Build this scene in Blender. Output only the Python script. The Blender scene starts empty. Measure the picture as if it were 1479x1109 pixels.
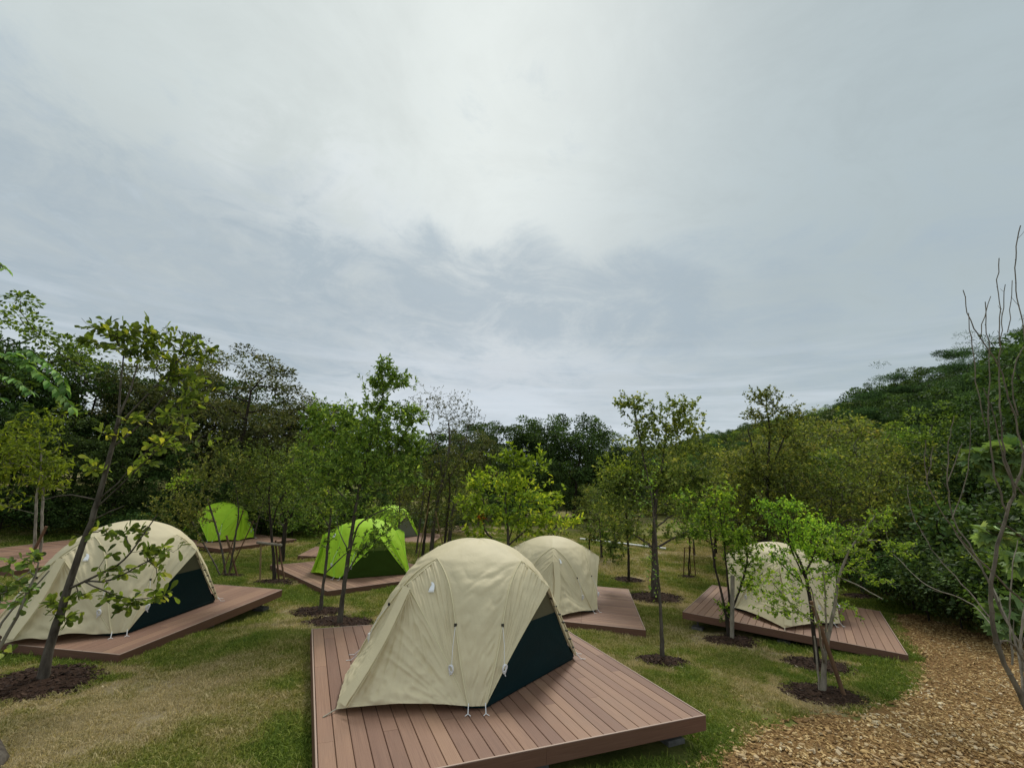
import bpy, bmesh, math, random
import numpy as np
from mathutils import Matrix, Vector
rng = np.random.default_rng(7)
random.seed(7)
sc = bpy.context.scene
COL = sc.collection
PI = math.pi

# ------------------------------------------------------------------ camera
IW, IH, FPX = 1479.0, 1109.0, 652.0
PITCH, ROLL, ZC = math.radians(12.25), math.radians(3.21), 3.0
cp, sp_, cr, sr = math.cos(PITCH), math.sin(PITCH), math.cos(ROLL), math.sin(ROLL)
RIGHT = Vector((cr, -sr * sp_, sr * cp))
UP = Vector((-sr, -cr * sp_, cr * cp))
FWD = Vector((0, cp, sp_))
cd = bpy.data.cameras.new('camera')
cam = bpy.data.objects.new('camera', cd)
COL.objects.link(cam)
cd.sensor_width = 36.0
cd.lens = FPX / IW * 36.0
cd.clip_start, cd.clip_end = 0.05, 2000
M = Matrix((RIGHT, UP, -FWD)).transposed().to_4x4()
M.translation = Vector((0, 0, ZC))
cam.matrix_world = M
sc.camera = cam

# ------------------------------------------------------------------ view, sun, sky
sc.render.engine = 'CYCLES'
sc.render.resolution_x, sc.render.resolution_y = 1024, 767
sc.view_settings.view_transform = 'Standard'
sc.view_settings.look = 'None'
sc.view_settings.exposure = 0.52
sc.view_settings.gamma = 1.0
sc.view_settings.use_curve_mapping = False
sc.cycles.max_bounces = 7
sc.cycles.diffuse_bounces = 3
sc.cycles.transparent_max_bounces = 8

SUN_EL, SUN_AZ = math.radians(52), math.radians(14)   # azimuth from +Y towards +X
sl = bpy.data.lights.new('sun', 'SUN')
sl.energy = 1.5
sl.angle = math.radians(14)
sl.color = (1.0, 0.965, 0.90)
so = bpy.data.objects.new('sun', sl)
COL.objects.link(so)
sdir = Vector((math.sin(SUN_AZ) * math.cos(SUN_EL), math.cos(SUN_AZ) * math.cos(SUN_EL), math.sin(SUN_EL)))
so.rotation_euler = sdir.to_track_quat('Z', 'Y').to_euler()
so.location = sdir * 60


class NT:
    def __init__(s, tree):
        s.t = tree
        s.n = tree.nodes
        s.n.clear()

    def add(s, ty, **kw):
        nd = s.n.new(ty)
        ins = kw.pop('ins', {})
        for k, v in kw.items():
            setattr(nd, k, v)
        for k, v in ins.items():
            if hasattr(v, 'is_output'):
                s.t.links.new(v, nd.inputs[k])
            else:
                nd.inputs[k].default_value = v
        return nd

    def math(s, op, a, b=0.0, c=None, clamp=False):
        nd = s.add('ShaderNodeMath', operation=op, use_clamp=clamp)
        for i, v in enumerate([a, b] + ([c] if c is not None else [])):
            if hasattr(v, 'is_output'):
                s.t.links.new(v, nd.inputs[i])
            else:
                nd.inputs[i].default_value = v
        return nd.outputs[0]

    def mix(s, f, a, b, blend='MIX'):
        nd = s.add('ShaderNodeMix', data_type='RGBA', blend_type=blend)
        for i, v in ((0, f), (6, a), (7, b)):
            if hasattr(v, 'is_output'):
                s.t.links.new(v, nd.inputs[i])
            else:
                nd.inputs[i].default_value = v if i == 0 else (tuple(v) + (1,))[:4]
        return nd.outputs[2]

    def ramp(s, f, stops, interp='LINEAR'):
        nd = s.add('ShaderNodeValToRGB')
        nd.color_ramp.interpolation = interp
        e = nd.color_ramp.elements
        while len(e) < len(stops):
            e.new(0.5)
        for i, (p, c) in enumerate(stops):
            e[i].position = p
            e[i].color = (tuple(c) + (1,))[:4] if hasattr(c, '__len__') else (c, c, c, 1)
        s.t.links.new(f, nd.inputs[0])
        return nd.outputs[0]

    def noise(s, vec, scale, detail=4, rough=0.5, dist=0.0, out=0):
        nd = s.add('ShaderNodeTexNoise', ins={'Scale': scale, 'Detail': detail, 'Roughness': rough, 'Distortion': dist})
        if vec is not None:
            s.t.links.new(vec, nd.inputs['Vector'])
        return nd.outputs[out]

    def smooth(s, v, a, b):
        nd = s.add('ShaderNodeMapRange', interpolation_type='SMOOTHSTEP')
        s.t.links.new(v, nd.inputs[0])
        nd.inputs[1].default_value = a
        nd.inputs[2].default_value = b
        return nd.outputs[0]


world = bpy.data.worlds.new('World')
sc.world = world
world.use_nodes = True
w = NT(world.node_tree)
tc = w.add('ShaderNodeTexCoord').outputs['Generated']
sep = w.add('ShaderNodeSeparateXYZ', ins={0: tc}).outputs
sky = w.add('ShaderNodeTexSky', sky_type='NISHITA', sun_disc=False, sun_elevation=SUN_EL, sun_rotation=SUN_AZ)
sky_c = w.add('ShaderNodeVectorMath', operation='SCALE', ins={0: sky.outputs[0], 3: 0.10}).outputs[0]
zc = w.math('MAXIMUM', sep[2], 0.0)
den = w.math('ADD', zc, 0.16)
px_ = w.math('DIVIDE', sep[0], den)
py_ = w.math('DIVIDE', sep[1], den)
plane = w.add('ShaderNodeCombineXYZ', ins={0: px_, 1: py_, 2: 0.0}).outputs[0]


def dirmask(px, py, width, soft):
    """soft disc in the sky round the direction seen at a photograph pixel"""
    d = RIGHT * ((px - IW / 2) / FPX) + UP * (-(py - IH / 2) / FPX) + FWD
    d.normalize()
    dot = w.add('ShaderNodeVectorMath', operation='DOT_PRODUCT', ins={0: tc, 1: tuple(d)}).outputs['Value']
    return w.smooth(dot, math.cos(math.radians(width + soft)), math.cos(math.radians(max(width - soft, 0))))


n_big = w.noise(plane, 0.55, 5, 0.55, 0.6)
n_mid = w.noise(plane, 2.4, 9, 0.68, 0.9)
n_fin = w.noise(plane, 6.0, 8, 0.66, 0.5)
# base veil: brightness over elevation
base = w.ramp(zc, [(0.0, (0.47, 0.57, 0.69)), (0.12, (0.50, 0.57, 0.65)), (0.24, (0.47, 0.52, 0.60)), (0.42, (0.58, 0.63, 0.68)), (0.62, (0.68, 0.735, 0.74)), (1.0, (0.64, 0.70, 0.70))])
glow = dirmask(800, -60, 0, 62)
base = w.mix(w.math('MULTIPLY', glow, 0.66), base, (0.84, 0.885, 0.845))
rightdim = dirmask(1800, 200, 0, 62)
base = w.mix(w.math('MULTIPLY', rightdim, 1.0), base, (0.43, 0.505, 0.53))
leftdim = dirmask(-420, 200, 0, 60)
base = w.mix(w.math('MULTIPLY', leftdim, 0.65), base, (0.50, 0.57, 0.57))


def union(*ms):
    r = ms[0]
    for m_ in ms[1:]:      # smooth union: 1-(1-a)(1-b)
        r = w.math('SUBTRACT', w.math('ADD', r, m_), w.math('MULTIPLY', r, m_))
    return r


band = union(dirmask(760, 430, 0, 11), dirmask(620, 430, 0, 11), dirmask(890, 440, 0, 10), w.math('MULTIPLY', dirmask(290, 390, 0, 15), .55), w.math('MULTIPLY', dirmask(420, 290, 0, 8), .55), w.math('MULTIPLY', dirmask(1130, 455, 0, 9), .8), dirmask(500, 425, 0, 10), dirmask(990, 450, 0, 8))
belt = w.math('MULTIPLY', w.smooth(sep[2], 0.62, 0.38), w.smooth(sep[2], 0.10, 0.22))
band = w.math('MAXIMUM', w.math('MULTIPLY', band, .88), w.math('MULTIPLY', belt, w.math('ADD', .44, w.math('MULTIPLY', dirmask(150, 380, 0, 40), .40))))
dark = w.smooth(w.math('ADD', w.math('MULTIPLY', n_mid, 0.75), w.math('ADD', w.math('MULTIPLY', band, 0.36), w.math('MULTIPLY', n_fin, 0.32))), 0.575, 0.93)
base = w.mix(w.math('MULTIPLY', dark, 0.74), base, (0.345, 0.42, 0.48))
bits = w.math('MULTIPLY', union(dirmask(760, 175, 1, 8), dirmask(170, 240, 1, 16)), w.smooth(n_fin, 0.50, 0.72))
base = w.mix(w.math('MULTIPLY', bits, 0.6), base, (0.50, 0.57, 0.61))
edge = w.math('MULTIPLY', union(dirmask(440, 350, 2, 14), dirmask(130, 470, 2, 12), dirmask(560, 510, 2, 9)), w.smooth(n_mid, 0.40, 0.60))
edge = w.math('MULTIPLY', edge, w.math('SUBTRACT', 1.0, dark))
base = w.mix(w.math('MULTIPLY', edge, 0.55), base, (0.80, 0.84, 0.86))
low = w.math('MULTIPLY', w.smooth(sep[2], 0.34, 0.14), w.smooth(w.noise(w.add('ShaderNodeCombineXYZ', ins={0: w.math('MULTIPLY', sep[0], 2.0), 1: w.math('MULTIPLY', sep[1], 2.0), 2: w.math('MULTIPLY', sep[2], 22.0)}).outputs[0], 1.6, 5, 0.55, 0.5), 0.40, 0.66))
base = w.mix(w.math('MULTIPLY', low, 0.55), base, (0.66, 0.72, 0.78))
var = w.math('ADD', w.math('ADD', 0.71, w.math('MULTIPLY', n_big, 0.18)), w.math('ADD', w.math('MULTIPLY', n_mid, 0.24), w.math('MULTIPLY', n_fin, 0.12)))
base = w.add('ShaderNodeVectorMath', operation='SCALE', ins={0: base, 3: var}).outputs[0]
full = w.mix(0.97, sky_c, base)
bg = w.add('ShaderNodeBackground', ins={0: full, 1: 0.745})
wo = w.add('ShaderNodeOutputWorld', ins={0: bg.outputs[0]})


# ------------------------------------------------------------------ pixel helpers (only for laying things out in the world)
def ray(px, py):
    a, b = (px - IW / 2) / FPX, -(py - IH / 2) / FPX
    return RIGHT * a + UP * b + FWD


def on_plane(px, py, z):
    d = ray(px, py)
    t = (z - ZC) / d.z
    return np.array([d.x * t, d.y * t])


def at_depth(px, py, y):
    d = ray(px, py)
    t = y / d.y
    return np.array([d.x * t, y, ZC + d.z * t])


# ------------------------------------------------------------------ numpy noise
def _hash(i, j, k, seed):
    n = (i * 374761393 + j * 668265263 + k * 2147483647 + seed * 1274126177) & 0xffffffff
    n = ((n ^ (n >> 13)) * 1274126177) & 0xffffffff
    return ((n ^ (n >> 16)) & 0xffff) / 65535.0


def vnoise(p, seed=0):
    p = np.asarray(p, float)
    i = np.floor(p).astype(np.int64)
    f = p - i
    f = f * f * (3 - 2 * f)
    r = 0
    for a in (0, 1):
        for b in (0, 1):
            for c in (0, 1):
                wgt = (f[..., 0] if a else 1 - f[..., 0]) * (f[..., 1] if b else 1 - f[..., 1]) * (f[..., 2] if c else 1 - f[..., 2])
                r = r + wgt * _hash(i[..., 0] + a, i[..., 1] + b, i[..., 2] + c, seed)
    return r


def fbm(p, seed=0, oct=4):
    r, amp, tot = 0, 1.0, 0
    for o in range(oct):
        r = r + amp * vnoise(np.asarray(p) * 2 ** o, seed + o)
        tot += amp
        amp *= .5
    return r / tot


# ------------------------------------------------------------------ mesh helpers
def build_mesh(name, verts, faces_list, mats, attrs=None, smooth=True, mat_idx=None):
    """faces_list: list of (n,k) integer arrays"""
    me = bpy.data.meshes.new(name)
    verts = np.ascontiguousarray(verts, np.float32)
    me.vertices.add(len(verts))
    me.vertices.foreach_set('co', verts.ravel())
    loops = np.concatenate([f.ravel() for f in faces_list]).astype(np.int32)
    sizes = np.concatenate([np.full(len(f), f.shape[1]) for f in faces_list]).astype(np.int32)
    starts = np.concatenate([[0], np.cumsum(sizes)[:-1]]).astype(np.int32)
    me.loops.add(len(loops))
    me.loops.foreach_set('vertex_index', loops)
    me.polygons.add(len(sizes))
    me.polygons.foreach_set('loop_start', starts)
    me.polygons.foreach_set('loop_total', sizes)
    if mat_idx is not None:
        me.polygons.foreach_set('material_index', np.asarray(mat_idx, np.int32))
    me.polygons.foreach_set('use_smooth', np.full(len(sizes), smooth))
    for m in (mats if isinstance(mats, (list, tuple)) else [mats]):
        me.materials.append(m)
    for k, v in (attrs or {}).items():
        a = me.attributes.new(k, 'FLOAT', 'POINT')
        a.data.foreach_set('value', np.ascontiguousarray(v, np.float32))
    me.update(calc_edges=True)
    me.validate()
    return me


def link(name, me, parent=None, kind=None, label=None, cat=None, group=None, loc=None):
    o = bpy.data.objects.new(name, me)
    COL.objects.link(o)
    if parent is not None:
        o.parent = parent
    if loc is not None:
        o.location = loc
    if kind:
        o['kind'] = kind
    if label:
        o['label'] = label
    if cat:
        o['category'] = cat
    if group:
        o['group'] = group
    return o


def thing(name, label, cat, loc=(0, 0, 0), rz=0, group=None):
    o = link(name, None, label=label, cat=cat, group=group, loc=loc)
    o.rotation_euler = (0, 0, rz)
    o.empty_display_size = 0.2
    return o


class MB:
    def __init__(s):
        s.v, s.f4, s.f3, s.n = [], [], [], 0

    def add(s, v, f):
        v = np.asarray(v, float)
        f = np.asarray(f)
        s.v.append(v)
        (s.f4 if f.shape[1] == 4 else s.f3).append(f + s.n)
        s.n += len(v)

    def box(s, c, size, rz=0, bev=0.0, R=None):
        x, y, z = [q / 2 for q in size]
        v = np.array([[a * x, b * y, g * z] for g in (-1, 1) for b in (-1, 1) for a in (-1, 1)])
        if bev:
            b_ = bev
            v = []
            for g, ins in ((-z, 0), (z - b_, 0), (z, b_)):
                for (a, b) in ((-1, -1), (1, -1), (1, 1), (-1, 1)):
                    v.append((a * (x - ins), b * (y - ins), g))
            v = np.array(v)
            f = [[3, 2, 1, 0], [8, 9, 10, 11]]
            for L in (0, 4):
                for k in range(4):
                    f.append([L + k, L + (k + 1) % 4, L + 4 + (k + 1) % 4, L + 4 + k])
        else:
            f = [[0, 2, 3, 1], [4, 5, 7, 6], [0, 1, 5, 4], [2, 6, 7, 3], [0, 4, 6, 2], [1, 3, 7, 5]]
        if R is not None:
            v = v @ np.array(R).T
        if rz:
            c_, s_ = math.cos(rz), math.sin(rz)
            v = v @ np.array([[c_, s_, 0], [-s_, c_, 0], [0, 0, 1]])
        s.add(v + np.array(c), f)

    def tube(s, pts, rad, n=6, cap=True):
        pts = np.asarray(pts, float)
        m = len(pts)
        rad = np.broadcast_to(np.asarray(rad, float), (m,))
        tan = np.gradient(pts, axis=0)
        tan /= np.linalg.norm(tan, axis=1, keepdims=True) + 1e-9
        ref = np.array([0.31, 0.17, 0.93]) if abs(tan[:, 2]).mean() < .8 else np.array([1., 0.1, 0])
        a = np.cross(tan, ref)
        a /= np.linalg.norm(a, axis=1, keepdims=True) + 1e-9
        b = np.cross(tan, a)
        th = np.arange(n) * 2 * PI / n
        v = (pts[:, None] + rad[:, None, None] * (a[:, None] * np.cos(th)[None, :, None] + b[:, None] * np.sin(th)[None, :, None])).reshape(-1, 3)
        i = np.arange(m - 1)[:, None] * n
        k = np.arange(n)[None]
        f = np.stack([i + k, i + (k + 1) % n, i + n + (k + 1) % n, i + n + k], -1).reshape(-1, 4)
        s.add(v, f)
        if cap:
            c0 = np.vstack([v[:n], pts[:1]])
            s.add(c0, [[(q + 1) % n, q, n] for q in range(n)])
            c1 = np.vstack([v[-n:], pts[-1:]])
            s.add(c1, [[q, (q + 1) % n, n] for q in range(n)])

    def grid(s, P):
        a, b = P.shape[:2]
        i = np.arange(a - 1)[:, None] * b
        j = np.arange(b - 1)[None]
        s.add(P.reshape(-1, 3), np.stack([i + j, i + j + 1, i + b + j + 1, i + b + j], -1).reshape(-1, 4))

    def mesh(s, name, mat, smooth=False, attrs=None):
        fl = []
        if s.f4:
            fl.append(np.vstack(s.f4))
        if s.f3:
            fl.append(np.vstack(s.f3))
        return build_mesh(name, np.vstack(s.v), fl, mat, attrs, smooth)

    def obj(s, name, mat, parent=None, smooth=False, **kw):
        return link(name, s.mesh(name, mat, smooth), parent, **kw)


# ------------------------------------------------------------------ materials
def new_mat(name):
    m = bpy.data.materials.new(name)
    m.use_nodes = True
    return m, NT(m.node_tree)


def finish(n, col, rough=0.7, spec=0.3, bump=None, bstr=0.3, bdist=0.01, trans=0.0, tcol=None, sheen=0):
    p = n.add('ShaderNodeBsdfPrincipled')
    for k, v in (('Base Color', col), ('Roughness', rough), ('Specular IOR Level', spec)):
        if hasattr(v, 'is_output'):
            n.t.links.new(v, p.inputs[k])
        else:
            p.inputs[k].default_value = (tuple(v) + (1,))[:4] if hasattr(v, '__len__') else v
    if bump is not None:
        b = n.add('ShaderNodeBump', ins={'Strength': bstr, 'Distance': bdist, 'Height': bump})
        n.t.links.new(b.outputs[0], p.inputs['Normal'])
    out = p.outputs[0]
    if trans:
        t = n.add('ShaderNodeBsdfTranslucent')
        c = tcol if tcol is not None else col
        if hasattr(c, 'is_output'):
            n.t.links.new(c, t.inputs[0])
        else:
            t.inputs[0].default_value = (tuple(c) + (1,))[:4]
        mx = n.add('ShaderNodeMixShader', ins={0: trans, 1: out, 2: t.outputs[0]})
        out = mx.outputs[0]
    n.add('ShaderNodeOutputMaterial', ins={0: out})
    return p


def leaf_mat(name, c0, c1, c2=None, trans=0.35, rough=0.6, spec=0.14):
    m, n = new_mat(name)
    t = n.add('ShaderNodeAttribute', attribute_name='tint').outputs['Fac']
    r = n.add('ShaderNodeObjectInfo').outputs['Random']
    stops = [(0.0, c0), (0.65, c1)] + ([(1.0, c2)] if c2 else [])
    col = n.ramp(t, stops)
    col = n.add('ShaderNodeHueSaturation', ins={'Value': n.math('ADD', 0.66, n.math('MULTIPLY', t, 0.80)), 'Color': col}).outputs[0]
    hsv = n.add('ShaderNodeHueSaturation', ins={'Hue': n.math('ADD', 0.488, n.math('MULTIPLY', r, 0.024)), 'Value': n.math('ADD', 0.80, n.math('MULTIPLY', r, 0.40)), 'Color': col}).outputs[0]
    tc_ = n.mix(1.0, hsv, (1.35, 1.30, 0.55), 'MULTIPLY')
    finish(n, hsv, rough, spec, trans=trans, tcol=tc_)
    return m


def bark_mat(name, c0, c1, scale=14):
    m, n = new_mat(name)
    pos = n.add('ShaderNodeNewGeometry').outputs['Position']
    mp = n.add('ShaderNodeMapping', ins={0: pos, 3: (1, 1, .3)}).outputs[0]
    ns = n.noise(mp, scale, 6, 0.65)
    col = n.ramp(ns, [(0.32, c0), (0.68, c1)])
    finish(n, col, 0.85, 0.15, bump=n.noise(mp, scale * 3, 5), bstr=.6, bdist=.01)
    return m


BARK = bark_mat('bark_grey_brown', (0.045, 0.036, 0.028), (0.14, 0.12, 0.095))
BARK_DARK = bark_mat('bark_dark', (0.02, 0.016, 0.012), (0.07, 0.055, 0.042))
BARK_PALE = bark_mat('bark_pale', (0.14, 0.12, 0.09), (0.34, 0.30, 0.24))
BARK_PURPLE = bark_mat('bark_twig', (0.07, 0.058, 0.042), (0.22, 0.185, 0.14))
STAKE = bark_mat('stake_wood', (0.09, 0.05, 0.028), (0.20, 0.12, 0.07), 8)
BAMBOO = bark_mat('stake_bamboo', (0.16, 0.11, 0.05), (0.30, 0.22, 0.11), 6)
L_OAK = leaf_mat('leaf_oak', (0.084, 0.123, 0.029), (0.190, 0.246, 0.050), (0.403, 0.392, 0.067), trans=.55)
L_OAKPALE = leaf_mat('leaf_oak_pale', (0.091, 0.145, 0.037), (0.183, 0.275, 0.068), (0.335, 0.406, 0.111))
L_MID = leaf_mat('leaf_mid', (0.074, 0.130, 0.028), (0.178, 0.281, 0.051), (0.315, 0.400, 0.076))
L_OLIVE = leaf_mat('leaf_olive', (0.091, 0.119, 0.032), (0.200, 0.239, 0.056), (0.361, 0.324, 0.097))
L_YEL = leaf_mat('leaf_yellow_green', (0.137, 0.203, 0.025), (0.304, 0.406, 0.043), (0.518, 0.522, 0.062), trans=.4)
L_LIME = leaf_mat('leaf_lime', (0.107, 0.203, 0.031), (0.244, 0.392, 0.049), (0.426, 0.536, 0.074), trans=.4)
L_DARK = leaf_mat('leaf_dark', (0.033, 0.062, 0.020), (0.076, 0.130, 0.034), (0.127, 0.191, 0.051), trans=.25)
L_PINE = leaf_mat('leaf_pine', (0.032, 0.066, 0.024), (0.073, 0.133, 0.042), (0.115, 0.187, 0.060), trans=.2)
L_ZELK = leaf_mat('leaf_zelkova', (0.069, 0.085, 0.029), (0.129, 0.151, 0.048), (0.198, 0.179, 0.073), trans=.25)
L_PALE = leaf_mat('leaf_silver', (0.152, 0.189, 0.099), (0.304, 0.348, 0.185), (0.487, 0.493, 0.296), trans=.3)
L_BIG = leaf_mat('leaf_broad', (0.107, 0.189, 0.068), (0.213, 0.319, 0.123), (0.335, 0.435, 0.185), trans=.3)
L_SUMAC = leaf_mat('leaf_compound', (0.046, 0.109, 0.027), (0.107, 0.217, 0.049), (0.244, 0.377, 0.123), trans=.3)
L_HEDGE = leaf_mat('leaf_understory', (0.036, 0.070, 0.022), (0.090, 0.149, 0.040), (0.148, 0.218, 0.060), trans=.25)
L_LIGHT = leaf_mat('leaf_light_olive', (0.085, 0.120, 0.028), (0.175, 0.220, 0.050), (0.30, 0.29, 0.07), trans=.4)
L_ORANGE = leaf_mat('leaf_orange', (0.381, 0.131, 0.025), (0.609, 0.232, 0.037), (0.685, 0.319, 0.062), trans=.3)


def grass_col(n, dry, wet=None):
    pos = n.add('ShaderNodeNewGeometry').outputs['Position']
    a = n.noise(pos, 3.1, 5, 0.6)
    b = n.noise(pos, 17.0, 3, 0.6)
    f = n.math('ADD', dry, n.math('ADD', n.math('MULTIPLY', n.math('SUBTRACT', a, 0.5), 0.75), n.math('MULTIPLY', n.math('SUBTRACT', b, 0.5), 0.5)))
    return n.ramp(f, [(0.04, (0.125, 0.185, 0.026)), (0.32, (0.225, 0.250, 0.050)), (0.58, (0.33, 0.29, 0.115)), (0.88, (0.47, 0.385, 0.23))]), pos, b


m_ground, n = new_mat('soil_and_thatch')
dryA = n.add('ShaderNodeAttribute', attribute_name='dry').outputs['Fac']
gc, pos, b_ = grass_col(n, dryA)
soil = n.ramp(n.noise(pos, 40, 5, 0.7), [(0.3, (0.05, 0.042, 0.026)), (0.7, (0.17, 0.135, 0.08))])
finish(n, n.mix(0.42, gc, soil), 0.95, 0.05, bump=n.noise(pos, 60, 5, .7), bstr=.8, bdist=.03)

m_grass, n = new_mat('grass_blades')
dI = n.add('ShaderNodeAttribute', attribute_name='dry', attribute_type='INSTANCER').outputs['Fac']
tI = n.add('ShaderNodeAttribute', attribute_name='tint').outputs['Fac']
gc, pos, b_ = grass_col(n, n.math('ADD', dI, n.math('MULTIPLY', n.math('SUBTRACT', tI, .5), .45)))
gc = n.add('ShaderNodeHueSaturation', ins={'Value': n.math('ADD', 0.55, n.math('MULTIPLY', tI, 0.95)), 'Color': gc}).outputs[0]
finish(n, gc, 0.6, 0.15, trans=.3, tcol=n.mix(1.0, gc, (1.3, 1.3, .7), 'MULTIPLY'))

m_chip, n = new_mat('wood_chips')
r_ = n.add('ShaderNodeAttribute', attribute_name='tint', attribute_type='INSTANCER').outputs['Fac']
pos = n.add('ShaderNodeNewGeometry').outputs['Position']
cc = n.ramp(r_, [(0.0, (0.11, 0.06, 0.024)), (0.25, (0.31, 0.18, 0.066)), (0.58, (0.52, 0.35, 0.145)), (0.84, (0.70, 0.53, 0.28)), (1.0, (0.80, 0.70, 0.48))])
finish(n, n.mix(0.22, cc, n.ramp(n.noise(pos, 120, 3), [(0.3, (0.18, 0.10, 0.04)), (0.7, (0.48, 0.32, 0.14))])), 0.8, 0.2)

m_chipbase, n = new_mat('chip_bed')
pos = n.add('ShaderNodeNewGeometry').outputs['Position']
v_ = n.add('ShaderNodeTexVoronoi', ins={'Scale': 38.0, 'Vector': pos})
cb = n.mix(0.5, n.ramp(n.noise(pos, 55, 6, .7), [(0.3, (0.09, 0.048, 0.02)), (0.55, (0.22, 0.125, 0.05)), (0.75, (0.40, 0.26, 0.11))]), n.ramp(n.add('ShaderNodeSeparateColor', ins={0: v_.outputs['Color']}).outputs[0], [(0, (0.10, 0.055, 0.022)), (1, (0.38, 0.24, 0.10))]))
finish(n, cb, 0.9, 0.1, bump=v_.outputs['Distance'], bstr=1, bdist=.02)

m_stone, n = new_mat('pale_wood_piece')
r_ = n.add('ShaderNodeObjectInfo').outputs['Random']
pos = n.add('ShaderNodeNewGeometry').outputs['Position']
cs = n.ramp(r_, [(0, (0.34, 0.22, 0.10)), (0.6, (0.50, 0.37, 0.20)), (1, (0.62, 0.52, 0.36))])
finish(n, n.mix(0.4, cs, n.ramp(n.noise(pos, 70, 4), [(0.3, (0.22, 0.13, 0.06)), (.7, (0.58, 0.44, 0.26))])), 0.8, 0.2)

m_mulch, n = new_mat('bark_mulch')
pos = n.add('ShaderNodeNewGeometry').outputs['Position']
finish(n, n.ramp(n.noise(pos, 70, 6, .7), [(0.35, (0.018, 0.010, 0.007)), (0.65, (0.07, 0.040, 0.026))]), 0.95, 0.1, bump=n.noise(pos, 90, 4), bstr=1, bdist=.02)
m_bark, n = new_mat('bark_chip')
r_ = n.add('ShaderNodeAttribute', attribute_name='tint', attribute_type='INSTANCER').outputs['Fac']
finish(n, n.ramp(r_, [(0, (0.016, 0.009, 0.006)), (0.7, (0.065, 0.036, 0.023)), (0.9, (0.14, 0.09, 0.055)), (1.0, (0.40, 0.33, 0.22))]), 0.85, 0.2)


def fabric(name, col, rough=0.62, bs=.35, trans=0.12, weave=1.0, spec=0.3):
    m, n = new_mat(name)
    tcx = n.add('ShaderNodeTexCoord').outputs['Object']
    f = n.noise(tcx, 9.0, 6, 0.6, 0.8)
    f2 = n.noise(tcx, 26.0, 4, 0.6, 1.5)
    c = n.mix(n.ramp(n.noise(tcx, 1.6, 4), [(0.35, 0.0), (0.7, 1.0)]), tuple(q * 0.93 for q in col), tuple(min(q * 1.05, .95) for q in col))
    ridge = n.math('ABSOLUTE', n.math('SUBTRACT', n.noise(tcx, 5.5, 5, 0.55, 1.2), 0.5))
    ridge2 = n.math('ABSOLUTE', n.math('SUBTRACT', n.noise(tcx, 13.0, 4, 0.5, 1.0), 0.5))
    h = n.math('ADD', n.math('ADD', n.math('MULTIPLY', f, .5), n.math('MULTIPLY', f2, 0.18)), n.math('ADD', n.math('MULTIPLY', ridge, -.5), n.math('MULTIPLY', ridge2, -.22)))
    finish(n, c, rough, spec, bump=h, bstr=bs, bdist=.02, trans=trans, tcol=col)
    return m


F_BEIGE = fabric('fly_beige', (0.71, 0.62, 0.405), bs=.45)
F_SEAM = fabric('seam_beige', (0.76, 0.69, 0.45), bs=.1)
F_LIME = fabric('fly_lime', (0.45, 0.74, 0.030), trans=.2, bs=.5)
F_SEAML = fabric('seam_lime', (0.45, 0.85, 0.06), bs=.1)
F_NAVY = fabric('inner_navy', (0.005, 0.022, 0.025), rough=.7, trans=0.0, spec=.12)
F_OLIVEDK = fabric('inner_olive', (0.035, 0.070, 0.008), rough=.7, trans=0, spec=.12)
F_MESH = fabric('mesh_olive', (0.115, 0.110, 0.065), rough=.9, trans=0)
F_MESHL = fabric('mesh_green', (0.10, 0.15, 0.03), rough=.9, trans=0)
F_GREY = fabric('mesh_grey', (0.22, 0.25, 0.20), rough=.9, trans=.1)
F_WHITE, n = new_mat('white_cord')
finish(n, (0.75, 0.75, 0.76), 0.6, 0.3)
F_BLACK, n = new_mat('black_clip')
finish(n, (0.012, 0.012, 0.013), 0.4, 0.5)
m_pole, n = new_mat('pole_alloy')
finish(n, (0.30, 0.27, 0.20), 0.35, 0.6)
m_logo, n = new_mat('logo_print')
finish(n, (0.80, 0.82, 0.84), 0.4, 0.5)
m_pipe, n = new_mat('white_pipe')
finish(n, (0.80, 0.80, 0.78), 0.4, 0.5)
m_conc, n = new_mat('concrete')
pos = n.add('ShaderNodeNewGeometry').outputs['Position']
finish(n, n.ramp(n.noise(pos, 12, 5), [(0.3, (0.10, 0.097, 0.088)), (0.7, (0.20, 0.195, 0.18))]), 0.9, 0.2)
m_steel, n = new_mat('foot_steel')
finish(n, (0.12, 0.12, 0.12), 0.45, 0.5)

m_plank, n = new_mat('deck_composite')
oi = n.add('ShaderNodeObjectInfo').outputs['Random']
oc = n.add('ShaderNodeTexCoord').outputs['Object']
off = n.add('ShaderNodeCombineXYZ', ins={0: n.math('MULTIPLY', oi, 37.0), 1: n.math('MULTIPLY', oi, 91.0), 2: 0.0}).outputs[0]
ov = n.add('ShaderNodeVectorMath', operation='ADD', ins={0: oc, 1: off}).outputs[0]
g1 = n.noise(n.add('ShaderNodeMapping', ins={0: ov, 3: (2.5, 160.0, 1.0)}).outputs[0], 1.0, 5, .6)
g2 = n.noise(n.add('ShaderNodeMapping', ins={0: ov, 3: (1.2, 9.0, 1.0)}).outputs[0], 1.0, 4, .6)
pc = n.ramp(g1, [(0.3, (0.198, 0.108, 0.070)), (0.7, (0.305, 0.175, 0.116))])
pc = n.mix(n.math('MULTIPLY', n.ramp(g2, [(0.4, 0.0), (0.75, 1.0)]), 0.35), pc, (0.34, 0.20, 0.13))
pc = n.add('ShaderNodeHueSaturation', ins={'Value': n.math('ADD', 0.78, n.math('MULTIPLY', oi, 0.42)), 'Hue': n.math('ADD', 0.495, n.math('MULTIPLY', oi, 0.010)), 'Color': pc}).outputs[0]
wp = n.add('ShaderNodeNewGeometry').outputs['Position']
dirt = n.ramp(n.noise(wp, 2.3, 5, .65), [(0.5, 0.0), (0.78, 1.0)])
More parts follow.
